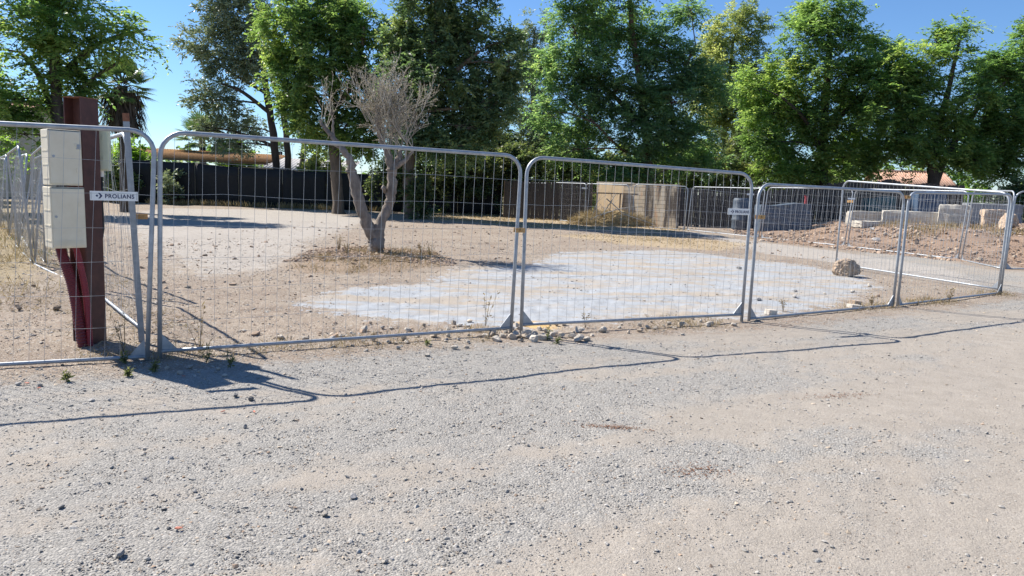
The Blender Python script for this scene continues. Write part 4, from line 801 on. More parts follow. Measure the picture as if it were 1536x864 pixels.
# ---------------------------------------------------------------- bare olive
def olive():
    bx, by = -3.22, 16.95; bz = g1(bx, by); rs = random.Random(5); g = np.random.default_rng(5)
    t = thing('olive_tree', 'bare pruned olive tree with a V-shaped trunk and dense dead twigs', 'tree', (bx, by, bz))
    k = 17.0 / 1100
    def P(px, py, dy=0.0):   # trunk joints measured off the tree: sideways and upward in units of 15 mm
        return Vector(((px - 562) * k * 1.0 + (382 - py) * k * .034, dy, (382 - py) * k - (px - 562) * k * .034))
    mb = MB()
    def bark(pts, rr, n=12, wob=.012):
        Q = []; R = []
        for i in range(len(pts) - 1):
            for s in range(6):
                u = s / 6; p0 = pts[max(i - 1, 0)]; p1 = pts[i]; p2 = pts[i + 1]; p3 = pts[min(i + 2, len(pts) - 1)]
                q = .5 * ((2 * p1) + (p2 - p0) * u + (2 * p0 - 5 * p1 + 4 * p2 - p3) * u * u + (3 * p1 - p0 - 3 * p2 + p3) * u ** 3)
                Q.append(q + Vector((rs.gauss(0, wob), rs.gauss(0, wob), 0))); R.append((rr[i] * (1 - u) + rr[i + 1] * u) * rs.uniform(.92, 1.09) * .76)
        Q.append(pts[-1]); R.append(rr[-1]); mb.tube(Q, R, n, True)
    bark([P(564, 390), P(563, 375), P(560, 360), P(548, 335, -.05), P(535, 300, -.1), P(527, 268, -.1), P(519, 243, -.1), P(500, 222, -.05), P(484, 205), P(474, 193)], [.30, .23, .21, .18, .165, .145, .11, .085, .06, .035])
    bark([P(564, 380), P(566, 362), P(570, 335, .05), P(579, 310, .1), P(582, 285, .1), P(581, 255, .1)], [.23, .20, .165, .15, .155, .14])
    bark([P(581, 258, .1), P(576, 238, .1), P(565, 215, .08), P(559, 195, .05), P(557, 172, .05)], [.13, .115, .085, .075, .08])
    bark([P(582, 258, .1), P(590, 238, .15), P(592, 222, .2)], [.11, .085, .04])
    bark([P(583, 256, .1), P(600, 242, .1), P(610, 228, .15)], [.09, .07, .03])
    bark([P(494, 215), P(492, 195, .05), P(488, 172, .1)], [.045, .03, .018]); bark([P(529, 270, -.1), P(520, 262, -.2)], [.07, .05])
    bark([P(575, 290, .1), P(570, 283, -.05)], [.08, .06])
    mb.build('trunk', BARK_O, t, True)
    MB().tube([P(557, 170.5, .05), P(557, 168, .05)], [.082, .078], 12).build('sawn_stub', CUTWOOD, t)
    tw = MB(); PL = []; DL = []
    def twig(a, d, L, r, lvl):
        pts = [a]; p = a.copy(); d = d.normalized(); n = 5
        for i in range(n):
            d = (d + Vector((rs.gauss(0, .15), rs.gauss(0, .15), .05 + rs.gauss(0, .12)))).normalized(); p = p + d * (L / n); pts.append(p.copy())
        tw.tube(pts, [r * (1 - .7 * i / n) for i in range(n + 1)], 4 if lvl == 0 else 3, False)
        if lvl < 2:
            for j in range(rs.randint(5, 8) if lvl == 0 else rs.randint(3, 5)):
                i = rs.uniform(.2, 1) * n; i0 = min(int(i), n - 1); b = pts[i0].lerp(pts[i0 + 1], i - i0)
                nd = d + Vector((rs.gauss(0, .6), rs.gauss(0, .6), rs.gauss(.1, .45))); twig(b, nd, L * rs.uniform(.28, .5), r * .6, lvl + 1)
        else:
            for j in range(5):
                PL.append(pts[rs.randint(1, n)]); DL.append(d + Vector((rs.gauss(0, .7), rs.gauss(0, .7), rs.gauss(.2, .5))))
    org = [P(557, 190, .05), P(560, 205, .06), P(566, 218, .08), P(575, 236, .1), P(590, 236, .15), P(592, 224, .2), P(600, 241, .1), P(609, 229, .15), P(558, 178, .05)]
    for i in range(38):
        a = rs.choice(org); th = rs.uniform(-1.5, 1.6); d = Vector((math.sin(th) * .9, rs.gauss(0, .55), math.cos(th) * 1.0 + .15))
        tip = P(566 + 42 * math.sin(th) * rs.uniform(.5, 1), 178 - 56 * math.cos(th) * rs.uniform(.7, 1.02)); L = max(.5, (Vector((tip.x, 0, tip.z)) - Vector((a.x, 0, a.z))).length)
        d = Vector((tip.x - a.x, rs.gauss(0, .45) * L, tip.z - a.z)); twig(a + Vector((rs.gauss(0, .05), rs.gauss(0, .05), rs.gauss(0, .05))), d, L * 1.0, .013, 0)
    for i in range(5): twig(P(545 + rs.uniform(-8, 14), 190), P(522 + rs.uniform(-8, 8), 105 + rs.uniform(0, 30)) - P(550, 190), 1.15, .011, 1)
    for i in range(9): twig(rs.choice([P(476, 196), P(490, 185), P(488, 174, .1), P(484, 205)]), Vector((rs.gauss(-.05, .3), rs.gauss(0, .3), 1)), rs.uniform(.5, 1.0), .009, 1)
    tw.build('twigs', TWIG, t, True)
    n = len(PL); ld = leaf_mat('withered_olive_leaf', (.20, .17, .13), (.34, .30, .24), (.46, .42, .34), .2, (1, 1, .8), .8)
    leaf_quads('withered_leaves', np.array(PL), np.array(DL), unit(g, n), g.uniform(.04, .085, n), g.uniform(.012, .02, n), g.random(n), ld, t)
olive()

# ---------------------------------------------------------------- stones: each one a thing
def stone(name, label, x, y, size, m, seed, cat='stone', group=None, sink=.25, sub=2, rz=None, flat=None, rough=.3):
    rs = random.Random(seed); me = rock_mesh(name, seed + 500, flat or rs.uniform(.55, .8), sub, rough)
    if sub >= 3: me.polygons.foreach_set('use_smooth', [False] * len(me.polygons))
    o = link_mesh(name, me, m); s = size / 2
    zmin = min(v.co.z for v in me.vertices)
    o.scale = (s, s, s); o.location = (x, y, g1(x, y) - zmin * s - sink * s * .5); o.rotation_euler = (0, 0, rs.uniform(0, 6.28) if rz is None else rz)
    return tag(o, label, cat, group)
stone('boulder', 'lone tan boulder resting on the grey sand behind the sunken panel', 7.18, 15.75, .66, STONE_T, 3, 'boulder', sub=4, flat=.74, rough=.22, rz=.6)
TRACK_STONES = [(-1.64, 2.96, .054), (-.79, 3.64, .05), (-.88, 3.42, .044), (-1.95, 4.09, .045), (-2.21, 3.93, .032), (-3.02, 5.15, .047), (.13, 4.53, .041), (-.51, 2.99, .038), (-3.77, 5.47, .06), (-1.62, 3.65, .03), (-2.91, 5.18, .038), (-1.26, 3.16, .034)]
for i, (x, y, s) in enumerate(TRACK_STONES):
    stone('loose_stone', 'fist-sized pale stone lying loose on the gravel track' if i in (6, 2, 7) else 'fist-sized grey stone lying loose on the gravel track', x, y, s * 1.05, STONE_P if i in (6, 2, 7) else STONE_G, i, group='loose stones on the track')
for i, (x, y, s) in enumerate([(-2.17, 3.41, .043), (-1.67, 3.42, .031), (-1.91, 5.3, .077), (-1.73, 4.67, .045), (-1.55, 3.21, .035), (-2.06, 5.37, .06)]):
    stone('loose_stone', 'dark blackish stone lying loose on the gravel track', x, y, s, STONE_D, 30 + i, group='dark stones on the track')
RUB = [(-1.88, 7.64, .083), (-1.63, 7.98, .102), (-1.42, 7.48, .068), (-1.13, 7.59, .083), (-.83, 7.79, .099), (-.56, 7.23, .079), (-.35, 8.17, .074), (-.14, 7.69, .112), (.02, 7.86, .1), (.18, 8.05, .117), (.25, 7.75, .127), (.36, 7.92, .115), (.56, 8.06, .103), (.81, 8.41, .122), (1.09, 8.46, .092), (.7, 8.05, .102), (2.12, 9.0, .1), (1.59, 8.89, .065), (2.5, 9.06, .099), (2.8, 9.1, .083), (-.44, 7.31, .053), (-.79, 6.87, .05)]
rr_ = random.Random(3)
RUB += [(rr_.gauss(.25, .28), 7.88 + rr_.gauss(.12, .13), rr_.uniform(.05, .12)) for _ in range(22)]
for q in range(64):
    u = rr_.uniform(.38, 1.0) if q < 34 else rr_.uniform(1, 1.9)
    a, b = (J[0], J[1]) if u <= 1 else (J[1], J[2]); v = u if u <= 1 else u - 1
    RUB.append((a[0] + (b[0] - a[0]) * v + rr_.gauss(0, .1), a[1] + (b[1] - a[1]) * v + (-.18 if q % 3 else .35) + rr_.gauss(0, .16), rr_.uniform(.03, .075)))
for i, (x, y, s) in enumerate(RUB):
    stone('rubble_stone', 'pale limestone rubble piece lying along the foot of the fence', x, y, s * 1.25, STONE_P if i % 4 else PALETAN, 60 + i, group='rubble under the fence')
for i, (x, y, s) in enumerate([(-2.73, 5.92, .075), (-2.48, 6.07, .066), (-2.72, 6.1, .1), (-3.6, 5.47, .06), (-2.6, 5.98, .05), (-2.9, 6.05, .07), (-2.35, 5.9, .05)]):
    stone('rubble_stone', 'grey broken stone in the shade at the fence corner', x, y, s * .85, PEBBLE, 130 + i, group='stones at the fence corner')
for i, (x, y, s, l) in enumerate([(-5.89, 8.64, .11, 'pinkish stone'), (-5.52, 8.77, .14, 'grey stone')]):
    stone('field_stone', 'rounded field stone lying in the dry grass behind the fence', x, y, s, STONE_T, 150 + i, group='field stones in the dry grass')
stone('field_stone', 'white stone lying alone on the grey sand patch', 5.03, 16.25, .15, STONE_P, 155)
for i in range(26):
    x = rr_.uniform(-2.6, .2) if i < 16 else rr_.uniform(2.5, 8.5); y = 8.16 + (x - .06) * .55 + rr_.uniform(.2, 1.0) if i < 16 else 10.6 + (x - 2.5) * .62 + rr_.uniform(-.3, .8)
    stone('field_stone', 'small stone lying on the plot just behind the fence', x, y, rr_.uniform(.05, .12), [STONE_P, STONE_G, PALETAN][i % 3], 170 + i, group='small stones behind the fence')
def brick_piece(label, x, y, d, rz, m):
    t = MB().box((0, 0, 0), d).build('brick_piece', m, None, bevel=.008); t.location = (x, y, g1(x, y) + d[2] * .42); t.rotation_euler = (.06, .1, rz)
    return tag(t, label, 'brick')
brick_piece('pale brick half lying at the foot of the sunken panel near the step', 3.6, 10.05, (.16, .09, .075), .5, STONE_P)
brick_piece('pinkish brick lying beside the buried rail of the sunken panel', 5.35, 11.3, (.2, .1, .09), .6, STONE_T)
brick_piece('flat pale brick lying next to the pinkish brick', 5.2, 11.0, (.22, .11, .06), .4, STONE_P)

# big sawn blocks and rocks on the soil bank
def block(label, x, y, d, rz, m, seed, name='stone_block', tilt=0.0, sink=.06):
    rs = random.Random(seed); bm = bmesh.new(); bmesh.ops.create_cube(bm, size=1)
    bmesh.ops.subdivide_edges(bm, edges=bm.edges[:], cuts=5, use_grid_fill=True)
    for v in bm.verts:
        v.co = Vector((v.co.x * d[0], v.co.y * d[1], v.co.z * d[2])); e = sum(abs(abs(c) - dd / 2) < 1e-4 for c, dd in zip(v.co, d))
        v.co *= 1 - .035 * max(0, e - 1) * rs.random(); v.co += Vector((rs.gauss(0, .012), rs.gauss(0, .012), rs.gauss(0, .012)))
    me = bpy.data.meshes.new(name); bm.to_mesh(me); bm.free(); o = link_mesh(name, me, m)
    o.location = (x, y, g1(x, y) + d[2] / 2 - sink); o.rotation_euler = (tilt, 0, rz); return tag(o, label, 'stone block')
block('long low limestone block with a chipped face on the soil bank', 16.75, 31.3, (2.1, .7, .62), -.42, STONE_B, 1)
block('low limestone block lying behind the end of the long one', 15.6, 32.8, (1.5, .6, .62), -.1, STONE_B, 2)
block('flat limestone slab lying under the low block', 15.0, 31.2, (1.2, .7, .28), .2, STONE_B, 3)
block('large square limestone block with a lit left face', 18.05, 30.3, (1.15, 1.0, .92), -.55, STONE_B, 4)
block('tan squared stone beside the large square block', 18.95, 29.3, (.75, .7, .72), -.3, STONE_T, 5)
block('thin pale slab stacked on a small block behind the square block', 19.9, 33.6, (1.0, .6, .5), 0, STONE_B, 6)
block('long grey concrete beam lying behind the square block', 21.8, 33.8, (2.6, .5, 1.05), .05, worn('grey_concrete', (.20, .215, .235), (.28, .295, .315), 3, .9), 7, 'concrete_beam')
block('flat pale slab at the foot of the tan rock', 19.9, 27.6, (1.5, .6, .16), -.1, STONE_P, 8, 'stone_slab')
o = stone('boulder', 'big angular tan rock with a pointed top on the soil bank', 18.75, 28.0, .95, STONE_T, 21, 'boulder', sub=3, flat=.85, rough=.3, rz=.4)
o = stone('boulder', 'tan rock partly hidden behind the last fence posts', 20.0, 27.8, 1.0, STONE_T, 24, 'boulder', sub=3, flat=.7, rough=.3, rz=2.0)
for i in range(14):
    stone('bank_stone', 'stone half sunk in the soil bank below the blocks', rr_.uniform(12.5, 21), rr_.uniform(26.5, 30), rr_.uniform(.18, .42), [STONE_P, STONE_T, STONE_G][i % 3], 210 + i, group='stones on the soil bank', flat=.5)

# ---------------------------------------------------------------- boundary: block wall, reed fence, stacks
def block_wall():
    x0, y0 = 4.25, 38.7; t = thing('block_wall', 'pale hollow-block wall with rust streaks and tree shade painted on one end', 'wall', (x0, y0, g1(x0, y0) - .1), math.radians(-46))
    m, nt, p, N, L = new_mat('block_masonry'); tc = N.new('ShaderNodeTexCoord').outputs['Object']
    br = N.new('ShaderNodeTexBrick'); br.inputs['Scale'].default_value = 1.0; br.inputs['Brick Width'].default_value = .5; br.inputs['Row Height'].default_value = .2; br.inputs['Mortar Size'].default_value = .014
    br.inputs['Color1'].default_value = (.47, .385, .28, 1); br.inputs['Color2'].default_value = (.56, .475, .36, 1); br.inputs['Mortar'].default_value = (.25, .21, .165, 1)
    L.new(nmap(nt, tc, (1, 1, 1), (math.radians(90), 0, 0)), br.inputs['Vector'])
    st = nnoise(nt, nmap(nt, tc, (2.6, 2.6, .35)), 1.0, 5, .6)
    sx = N.new('ShaderNodeSeparateXYZ'); L.new(tc, sx.inputs[0])
    shade_end = nmath(nt, 'MULTIPLY', nmath(nt, 'SUBTRACT', sx.outputs[0], 2.2), 1.0, clamp=True)   # keeps the painted dapple shadow of the trees to one end
    col = nmix(nt, nmath(nt, 'MULTIPLY', nramp(nt, st, [(.45, 0.0), (.58, 1.0)]), shade_end), br.outputs[0], (.075, .06, .05))  # dark streaks stand for tree shade on the blocks
    col = nmix(nt, nramp(nt, nnoise(nt, nmap(nt, tc, (1.7, 1.7, .5)), 1.3), [(.60, 0.0), (.7, .8)]), col, (.5, .24, .1))
    L.new(col, p.inputs['Base Color']); p.inputs['Roughness'].default_value = .95
    L.new(nbump(nt, br.outputs['Fac'], -.6, .02), p.inputs['Normal'])
    MB().box((2.5, .1, 1.08), (5.0, .2, 2.16)).build('masonry', m, t)
    MB().box((1.1, .1, 2.19), (2.2, .26, .06)).build('coping', STONE_P, t)
    MB().box((3.6, .1, 2.165), (2.7, .22, .02)).build('mortar_top', STONE_P, t)
block_wall()
for lb, x, y, w, h, rz, tl, z in [('tan plywood sheet leaning on the block wall', 4.55, 38.0, .85, 1.45, -.8, -.10, .62), ('second plywood sheet overlapping the first on the block wall', 5.1, 37.45, .8, 1.35, -.82, -.09, .62)]:
    t = MB().box((0, 0, h / 2), (w, .02, h)).build('plywood_sheet', PLY); t.location = (x, y, z); t.rotation_euler = (tl, 0, rz); tag(t, lb, 'board')
t = thing('wooden_trestle', 'dark wooden frame standing against the plywood sheets', 'frame', (4.75, 36.1, g1(4.75, 36.1)))
for x in (-.75, .38): MB().box((x, 0, .75), (.07, .06, 1.5)).build('upright', WOOD, t)
MB().box((.1, -.05, 1.53), (2.3, .05, .06)).build('rail', WOOD, t)
def reed_fence(label, pts, h, m, seed, pitch=.09):
    rs = random.Random(seed); t = thing('reed_fence', label, 'fence', (pts[0][0], pts[0][1], g1(*pts[0])))
    o = Vector((pts[0][0], pts[0][1], g1(*pts[0]))); mb = MB()
    for (a, b) in zip(pts[:-1], pts[1:]):
        a = Vector(a); b = Vector(b); n = int((b - a).length / pitch)
        for i in range(n):
            q = a.lerp(b, (i + .5) / n); z = g1(q.x, q.y); hh = h + rs.gauss(0, .03)
            mb.box((q.x - o.x, q.y - o.y + rs.gauss(0, .012), z - o.z + hh / 2 - .05), (pitch * .96, .03, hh + .1), Matrix.Rotation(rs.gauss(0, .02), 3, 'Y'))
    k = mb.build('reed_cladding', m, t); k['kind'] = 'stuff'
    for (a, b) in zip(pts[:-1], pts[1:]):
        a = Vector(a); b = Vector(b); n = max(1, int((b - a).length / 2.4))
        for i in range(n + 1):
            q = a.lerp(b, i / n); z = g1(q.x, q.y); MB().box((q.x - o.x, q.y - o.y + .08, z - o.z + h / 2 - .1), (.08, .08, h + .2)).build('fence_post', WOOD, t)
        MB().box(((a.x + b.x) / 2 - o.x, (a.y + b.y) / 2 - o.y + .045, g1(*((a + b) / 2)) - o.z + h * .8), ((b - a).length, .035, .06), Matrix.Rotation(math.atan2(b.y - a.y, b.x - a.x), 3, 'Z')).build('rail', WOOD, t)
reed_fence('dark weathered reed fence between the hedge and block wall', [(-.6, 41.5), (4.0, 38.6)], 2.05, REED, 1)
reed_fence('dark weathered reed fence behind the grey-blue stack and stone blocks', [(7.9, 38.0), (12.5, 38.4), (24.5, 40.5)], 1.95, REED, 2)
def drum(label, x, y, r, h, m):
    t = thing('plastic_drum', label, 'barrel', (x, y, g1(x, y)))
    prof = [(0, .86), (.03, .97), (.1, 1), (.3, 1), (.32, 1.05), (.36, 1.05), (.38, 1), (.62, 1), (.64, 1.05), (.68, 1.05), (.70, 1), (.9, 1), (.97, .97), (1, .9)]
    MB().tube([(0, 0, z * h) for z, _ in prof], [r * q for _, q in prof], 20).build('drum_body', m, t, True)
    MB().tube([(0, 0, h), (0, 0, h + .03)], r * .86, 20).build('lid', m, t)
    for k in (-1, 1): MB().tube([(k * r * .5, 0, h + .03), (k * r * .5, 0, h + .06)], .05, 8).build('bung', BLACKP, t)
drum('tall faded blue plastic drum beside the block wall', 11.0, 35.9, .40, 1.55, TARP)
drum('dark blue plastic drum next to the tall faded one', 11.95, 35.6, .38, 1.2, BLUEP)
def sheeted_stack(label, x, y, w, d, h, rz, m, seed):
    rs = random.Random(seed); t = thing('sheeted_stack', label, 'stack', (x, y, g1(x, y) - .05), rz)
    bm = bmesh.new(); bmesh.ops.create_cube(bm, size=1); bmesh.ops.subdivide_edges(bm, edges=bm.edges[:], cuts=7, use_grid_fill=True)
    for v in bm.verts:
        q = v.co.copy(); top = q.z > .45
        v.co = Vector((q.x * w * (1 - .03 * (q.z + .5)), q.y * d * (1 - .05 * (q.z + .5)), (q.z + .5) * h))
        if top: v.co.z += .05 * math.sin(q.x * 7) + rs.gauss(0, .012) + q.x * .12
        else: v.co.x += .025 * math.sin(q.x * 30 + q.z * 3); v.co.y += .03 * math.sin(q.x * 24 + q.z * 2) + rs.gauss(0, .01)
    me = bpy.data.meshes.new('sheeting'); bm.to_mesh(me); bm.free(); link_mesh('sheeting', me, m, t)
    for k in (.3, .68): MB().tube([(-w * .52, -d * .53, h * k), (0, -d * .55, h * k - .02), (w * .52, -d * .53, h * k)], .012, 5).build('tie_rope', WIRE, t)
    return t
sheeted_stack('low stack wrapped in grey-blue sheeting before the reed fence', 12.55, 34.6, 2.3, 1.3, 1.25, -.08, TARP, 1)
sheeted_stack('upright stack wrapped in blue sheeting behind the stone blocks', 20.3, 36.4, 1.3, 1.0, 1.4, -.1, BLUEP, 2)
sheeted_stack('teal covered bin behind the long stone block', 18.2, 37.0, 1.3, .9, 1.2, 0, TEAL, 3)
t = thing('red_post', 'faded red metal post leaning by the grey-blue stack', 'post', (14.0, 35.6, g1(14, 35.6))); MB().box((0, 0, .75), (.12, .1, 1.5)).build('post_shaft', REDP, t, bevel=.01); MB().box((0, 0, 1.52), (.16, .14, .04)).build('post_cap', REDP, t)
def straw_heap():
    t = thing('straw_heap', 'heap of dry cut straw and brushwood before the block wall', 'heap', (4.7, 35.9, g1(4.7, 35.9))); g = np.random.default_rng(8)
    bm = bmesh.new(); bmesh.ops.create_icosphere(bm, subdivisions=4, radius=1)
    for v in bm.verts:
        v.co = Vector((v.co.x * 1.7, v.co.y * .75, max(v.co.z, -.05) * .5 * (1 + .5 * math.sin(v.co.x * 5)))); v.co += Vector((random.gauss(0, .03), random.gauss(0, .03), random.gauss(0, .03)))
    me = bpy.data.meshes.new('heap_core'); bm.to_mesh(me); bm.free(); link_mesh('heap_core', me, worn('straw', (.26, .19, .10), (.46, .36, .2), 12, .95, 0, .6, .03), t)
    n = 5200; a = g.uniform(0, 6.28, n); e = np.arcsin(g.random(n)); P = np.stack([1.7 * np.cos(a) * np.cos(e), .75 * np.sin(a) * np.cos(e), .55 * np.sin(e)], 1) * g.uniform(.9, 1.25, (n, 1))
    k = leaf_quads('loose_straw', P, unit(g, n) + P * .35, unit(g, n), g.uniform(.12, .4, n), np.full(n, .014), .5 + g.normal(0, .25, n), L_DRY, t); k['kind'] = 'stuff'
straw_heap()
for i, (x, y, z, dx, dy, dz, r) in enumerate([(3.9, 35.6, .1, 1.0, .3, 1.5, .035), (4.2, 35.4, .5, 1.9, -.2, .5, .03), (4.4, 35.6, 1.3, .9, -.3, -.8, .028), (5.2, 35.3, .6, 1.5, -.2, -.45, .03), (3.7, 35.5, .2, .4, .1, 1.2, .025), (4.6, 35.2, .7, -1.0, -.2, -.4, .026)]):
    rs = random.Random(i); mb = MB(); limb(mb, (x, y, z), (x + dx, y + dy, z + dz), r, r * .4, rs, .1, 6, 6)
    for k in range(4):
        u = rs.uniform(.3, .9); q = Vector((x + dx * u, y + dy * u, z + dz * u)); limb(mb, q, q + Vector((rs.gauss(0, .3), rs.gauss(0, .15), rs.uniform(0, .4))), r * .4, .006, rs, .1, 4, 4)
    tag(mb.build('dead_branch', TWIG, None, True), 'bleached dead branch sticking out of the straw heap', 'branch', 'dead branches in the straw heap')

# ---------------------------------------------------------------- black screen fence, sheds, houses
def black_screen():
    xs = np.linspace(-27.5, -.8, 11); y = 45.0; t = thing('black_screen_fence', 'long black fabric screen fence closing the plot below the ochre shed roof', 'fence', (xs[0], y, 0))
    hs = [2.62 - .05 * i + (.12 if i < 4 else 0) for i in range(11)]
    for i in range(10):
        w = xs[i + 1] - xs[i]; n = 14; V = []; F = []; h0, h1 = hs[i], hs[i + 1]
        for k in range(n + 1):
            u = k / n
            for q in range(5):
                v = q / 4; V.append((xs[i] - xs[0] + .03 + (w - .06) * u, .03 * math.sin(u * 17 + i * 2) * (1 - v * .6) + .02 * math.sin(v * 9 + i), -.05 + v * (h0 + (h1 - h0) * u - .03 * math.sin(math.pi * u) * 1.2)))
        for k in range(n):
            for q in range(4): a = k * 5 + q; F.append((a, a + 5, a + 6, a + 1))
        m = MB(); m.add(V, F); o = m.build('screen_panel', SCREEN, t, True); so = o.modifiers.new('cloth', 'SOLIDIFY'); so.thickness = .008
    for i in range(11): MB().tube([(xs[i] - xs[0], .06, -.2), (xs[i] - xs[0], .06, hs[i] + .04)], .03, 8).build('post', BLACKP, t)
black_screen()
def tin_roof(t, name, a, b, c, d, m, waves, amp=.03):
    """corrugated sheet between eave a-b and ridge d-c"""
    a, b, c, d = map(Vector, (a, b, c, d)); n = waves * 6; V = []; F = []; nn = (b - a).cross(d - a).normalized()
    for i in range(n + 1):
        u = i / n; o = nn * amp * math.sin(2 * math.pi * waves * u)
        V += [a.lerp(b, u) + o, d.lerp(c, u) + o]
    F = [(2 * i, 2 * i + 2, 2 * i + 3, 2 * i + 1) for i in range(n)]
    m_ = MB(); m_.add(V, F); o = m_.build(name, m, t, True); s = o.modifiers.new('sheet', 'SOLIDIFY'); s.thickness = .02; return o
def ochre_shed():
    t = thing('garden_shed', 'long low shed with a rusty ochre roof behind the black screen', 'shed', (-21.2, 49.5, 0)); 
    MB().box((0, 1.2, 1.2), (10.4, 3.0, 2.5)).build('wall', CREAMW, t)
    tin_roof(t, 'roof', (-5.6, -.7, 2.92), (5.0, -.7, 2.78), (5.0, 3.2, 3.42), (-5.6, 3.2, 3.62), ORANGE_ROOF, 62, .04)
    MB().box((-.3, -.72, 2.78), (10.4, .05, .14), Matrix.Rotation(.016, 3, 'Y')).build('fascia', WOOD, t)
    MB().box((-2, -.33, 1.0), (.9, .06, 2.0)).build('door', WOOD, t)
ochre_shed()
def grey_shed():
    t = thing('grey_outbuilding', 'outbuilding with a pale corrugated roof seen between dark stems', 'shed', (-17.6, 60, 0))
    MB().box((0, 1.5, 1.2), (7.4, 4, 2.4)).build('wall', CREAMW, t)
    tin_roof(t, 'roof', (-4, -.8, 2.45), (4.2, -.8, 2.35), (4.2, 4, 3.5), (-4, 4, 3.6), GREYROOF, 30, .03)
    for x in (-1.5, 1.6): w = MB().box((x, -.52, 1.5), (1.0, .06, .9)).build('window', WHITEP, t); MB().box((x, -.56, 1.5), (.84, .03, .74)).build('pane', GLASSD, w)
grey_shed()
def house(label, x, y, w, d, h, rz, rise, m, wins, tiles=30):
    t = thing('house', label, 'house', (x, y, 0), rz)
    MB().box((0, 0, h / 2), (w, d, h)).build('wall', m, t)
    e = .45
    r = tin_roof(t, 'roof', (-w / 2 - e, -d / 2 - e, h), (w / 2 + e, -d / 2 - e, h), (w / 2 + e, 0, h + rise), (-w / 2 - e, 0, h + rise), TILE, tiles, .045)
    tin_roof(t, 'roof', (w / 2 + e, d / 2 + e, h), (-w / 2 - e, d / 2 + e, h), (-w / 2 - e, 0, h + rise), (w / 2 + e, 0, h + rise), TILE, tiles, .045)
    MB().tube([(-w / 2 - e, 0, h + rise + .02), (w / 2 + e, 0, h + rise + .02)], .12, 8).build('ridge_tiles', TILE, r)
    for s in (-1, 1):
        g = MB(); g.add([(s * w / 2, -d / 2, h - .01), (s * w / 2, d / 2, h - .01), (s * w / 2, 0, h + rise - .05)], [(0, 1, 2)]); g.build('gable', m, t)
    for (wx, wz) in wins:
        q = MB().box((wx, -d / 2 - .03, wz), (1.1, .1, 1.2)).build('window', WHITEP, t); MB().box((wx, -d / 2 - .09, wz), (.92, .03, 1.02)).build('pane', GLASSD, q)
    return t
house('house with a faded terracotta tiled roof behind the forked locust', 40.0, 76, 6.2, 6, 3.2, math.radians(-8), 1.5, CREAMW, [(-2.5, 1.8), (1.5, 1.8)])
house('cream rendered house end behind the locust and receding fence row', -37.5, 50, 10, 8, 5.2, math.radians(4), .9, CREAMW, [(-2.5, 4.4), (2.0, 4.4), (2.0, 1.8)])

# ---------------------------------------------------------------- weeds, litter, stains on the track
def weed(label, x, y, h, n, seed, m=None, group='green weeds at the fence foot'):
    g = np.random.default_rng(seed); t = thing('weed_tuft', label, 'weed', (x, y, g1(x, y)), 0, group); mb = MB(); P = []; D = []
    for i in range(n):
        a = g.uniform(0, 6.28); tip = Vector((math.cos(a) * h * .4 * g.random(), math.sin(a) * h * .4 * g.random(), h * g.uniform(.5, 1)))
        mb.tube([(0, 0, -.01), tip * .5 + Vector((0, 0, h * .05)), tip], [.0022, .0018, .001], 4, False)
        for k in range(7): q = tip * g.uniform(.15, 1); P.append(q); D.append(Vector(g.normal(0, 1, 3)) + Vector((0, 0, .5)))
    mb.build('stems', m or L_WEED, t); k = len(P)
    leaf_quads('leaves', np.array(P), np.array(D), unit(g, k), g.uniform(.025, .06, k), g.uniform(.008, .016, k), .5 + g.normal(0, .25, k), m or L_WEED, t)
for i, (x, y, h, n) in enumerate([(-2.68, 6.33, .26, 6), (-2.95, 5.95, .12, 9), (.4, 7.85, .22, 5), (-.85, 7.31, .1, 6), (-3.33, 6.2, .15, 7), (-3.48, 5.61, .1, 8), (-2.4, 6.15, .14, 5), (-3.1, 5.8, .1, 9), (.5, 7.7, .1, 8)]):
    weed('small green weed growing at the foot of the fence', x, y, h * .75, n, 300 + i)
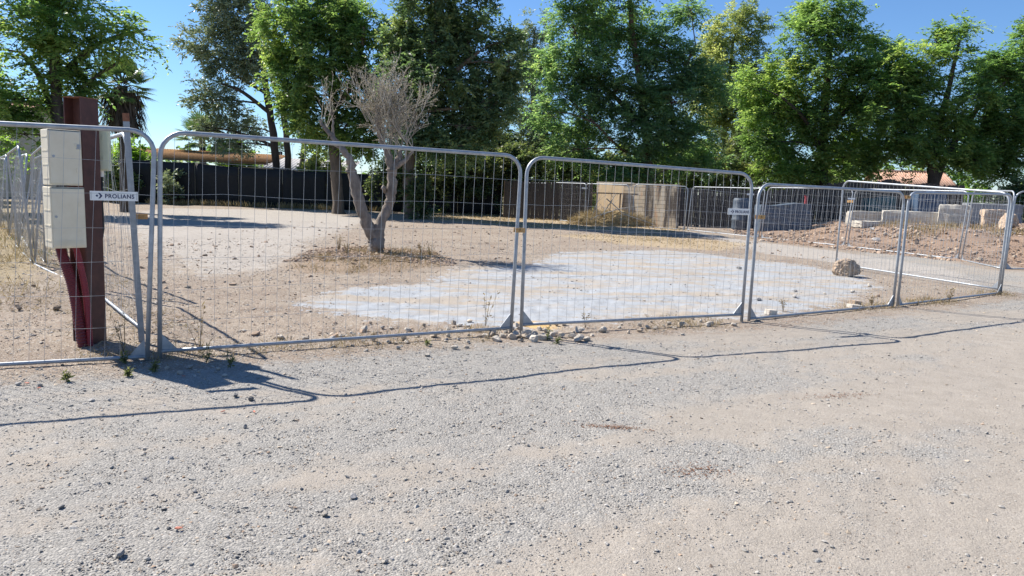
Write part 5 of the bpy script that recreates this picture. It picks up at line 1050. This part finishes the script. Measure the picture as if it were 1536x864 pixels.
for i, (x, y, h, n) in enumerate([(-.3, 8.6, .45, 6), (-3.55, 6.6, .4, 6), (-2.9, 6.7, .5, 5), (.9, 8.75, .3, 5), (3.9, 10.4, .22, 7), (5.7, 11.5, .22, 7), (7.4, 12.3, .25, 8), (-1.9, 16.7, .4, 16), (-4.1, 17.2, .45, 16), (-3.7, 16.3, .35, 14), (-2.2, 17.4, .3, 14)]):
    weed('withered brown weed standing by the fence or olive foot', x, y, h, n, 320 + i, L_DRY, 'withered weeds')
def litter_patch(name, label, x, y, w, d, n, seed, rz=0.0):
    g = np.random.default_rng(seed); u = g.normal(0, .33, n) * w; v = g.normal(0, .33, n) * d; X = x + u * math.cos(rz) - v * math.sin(rz); Yy = y + u * math.sin(rz) + v * math.cos(rz)
    D = np.stack([g.normal(0, 1, n), g.normal(0, 1, n), g.uniform(.0, .12, n)], 1); P = np.stack([X, Yy, gh(X, Yy) + .006], 1)
    o = leaf_quads(name, P, D, np.stack([g.normal(0, .3, n), g.normal(0, .3, n), np.ones(n)], 1), g.uniform(.008, .028, n), g.uniform(.004, .011, n), g.random(n), DUSTY_LEAF); o['kind'] = 'stuff'; o['label'] = label
litter_patch('leaf_litter', 'rust-brown strip of crushed bark on the track', .74, 4.92, .40, .07, 230, 1, -.12)
litter_patch('leaf_litter', 'reddish-brown scatter of crushed leaves on the track', 1.13, 4.16, .34, .17, 210, 2)
litter_patch('leaf_litter', 'faint brown scatter of crushed leaves farther along the track', 2.75, 5.95, .6, .14, 200, 3, .3)
for i, (x, y) in enumerate([(-3.72, 5.5), (-3.55, 5.38), (-2.66, 5.83), (-2.0, 4.98), (-1.78, 4.98), (-1.5, 3.2)]):
    o = MB().prism([(-.018, -.005), (.0, -.008), (.018, .002), (.008, .008), (-.012, .007)], 0, .005).build('red_fragment', REDBIT); o.location = (x, y, g1(x, y) + .012); o.rotation_euler = (.2, .1, i * 1.3); tag(o, 'small red plastic fragment on the gravel near the fence corner', 'fragment', 'red fragments')
o = stone('crumpled_wrapper', 'crumpled blue and white wrapper in the dry grass behind the post', -7.68, 13.55, .22, LITTER, 402, 'litter', flat=.8, rough=.9, sink=.05)
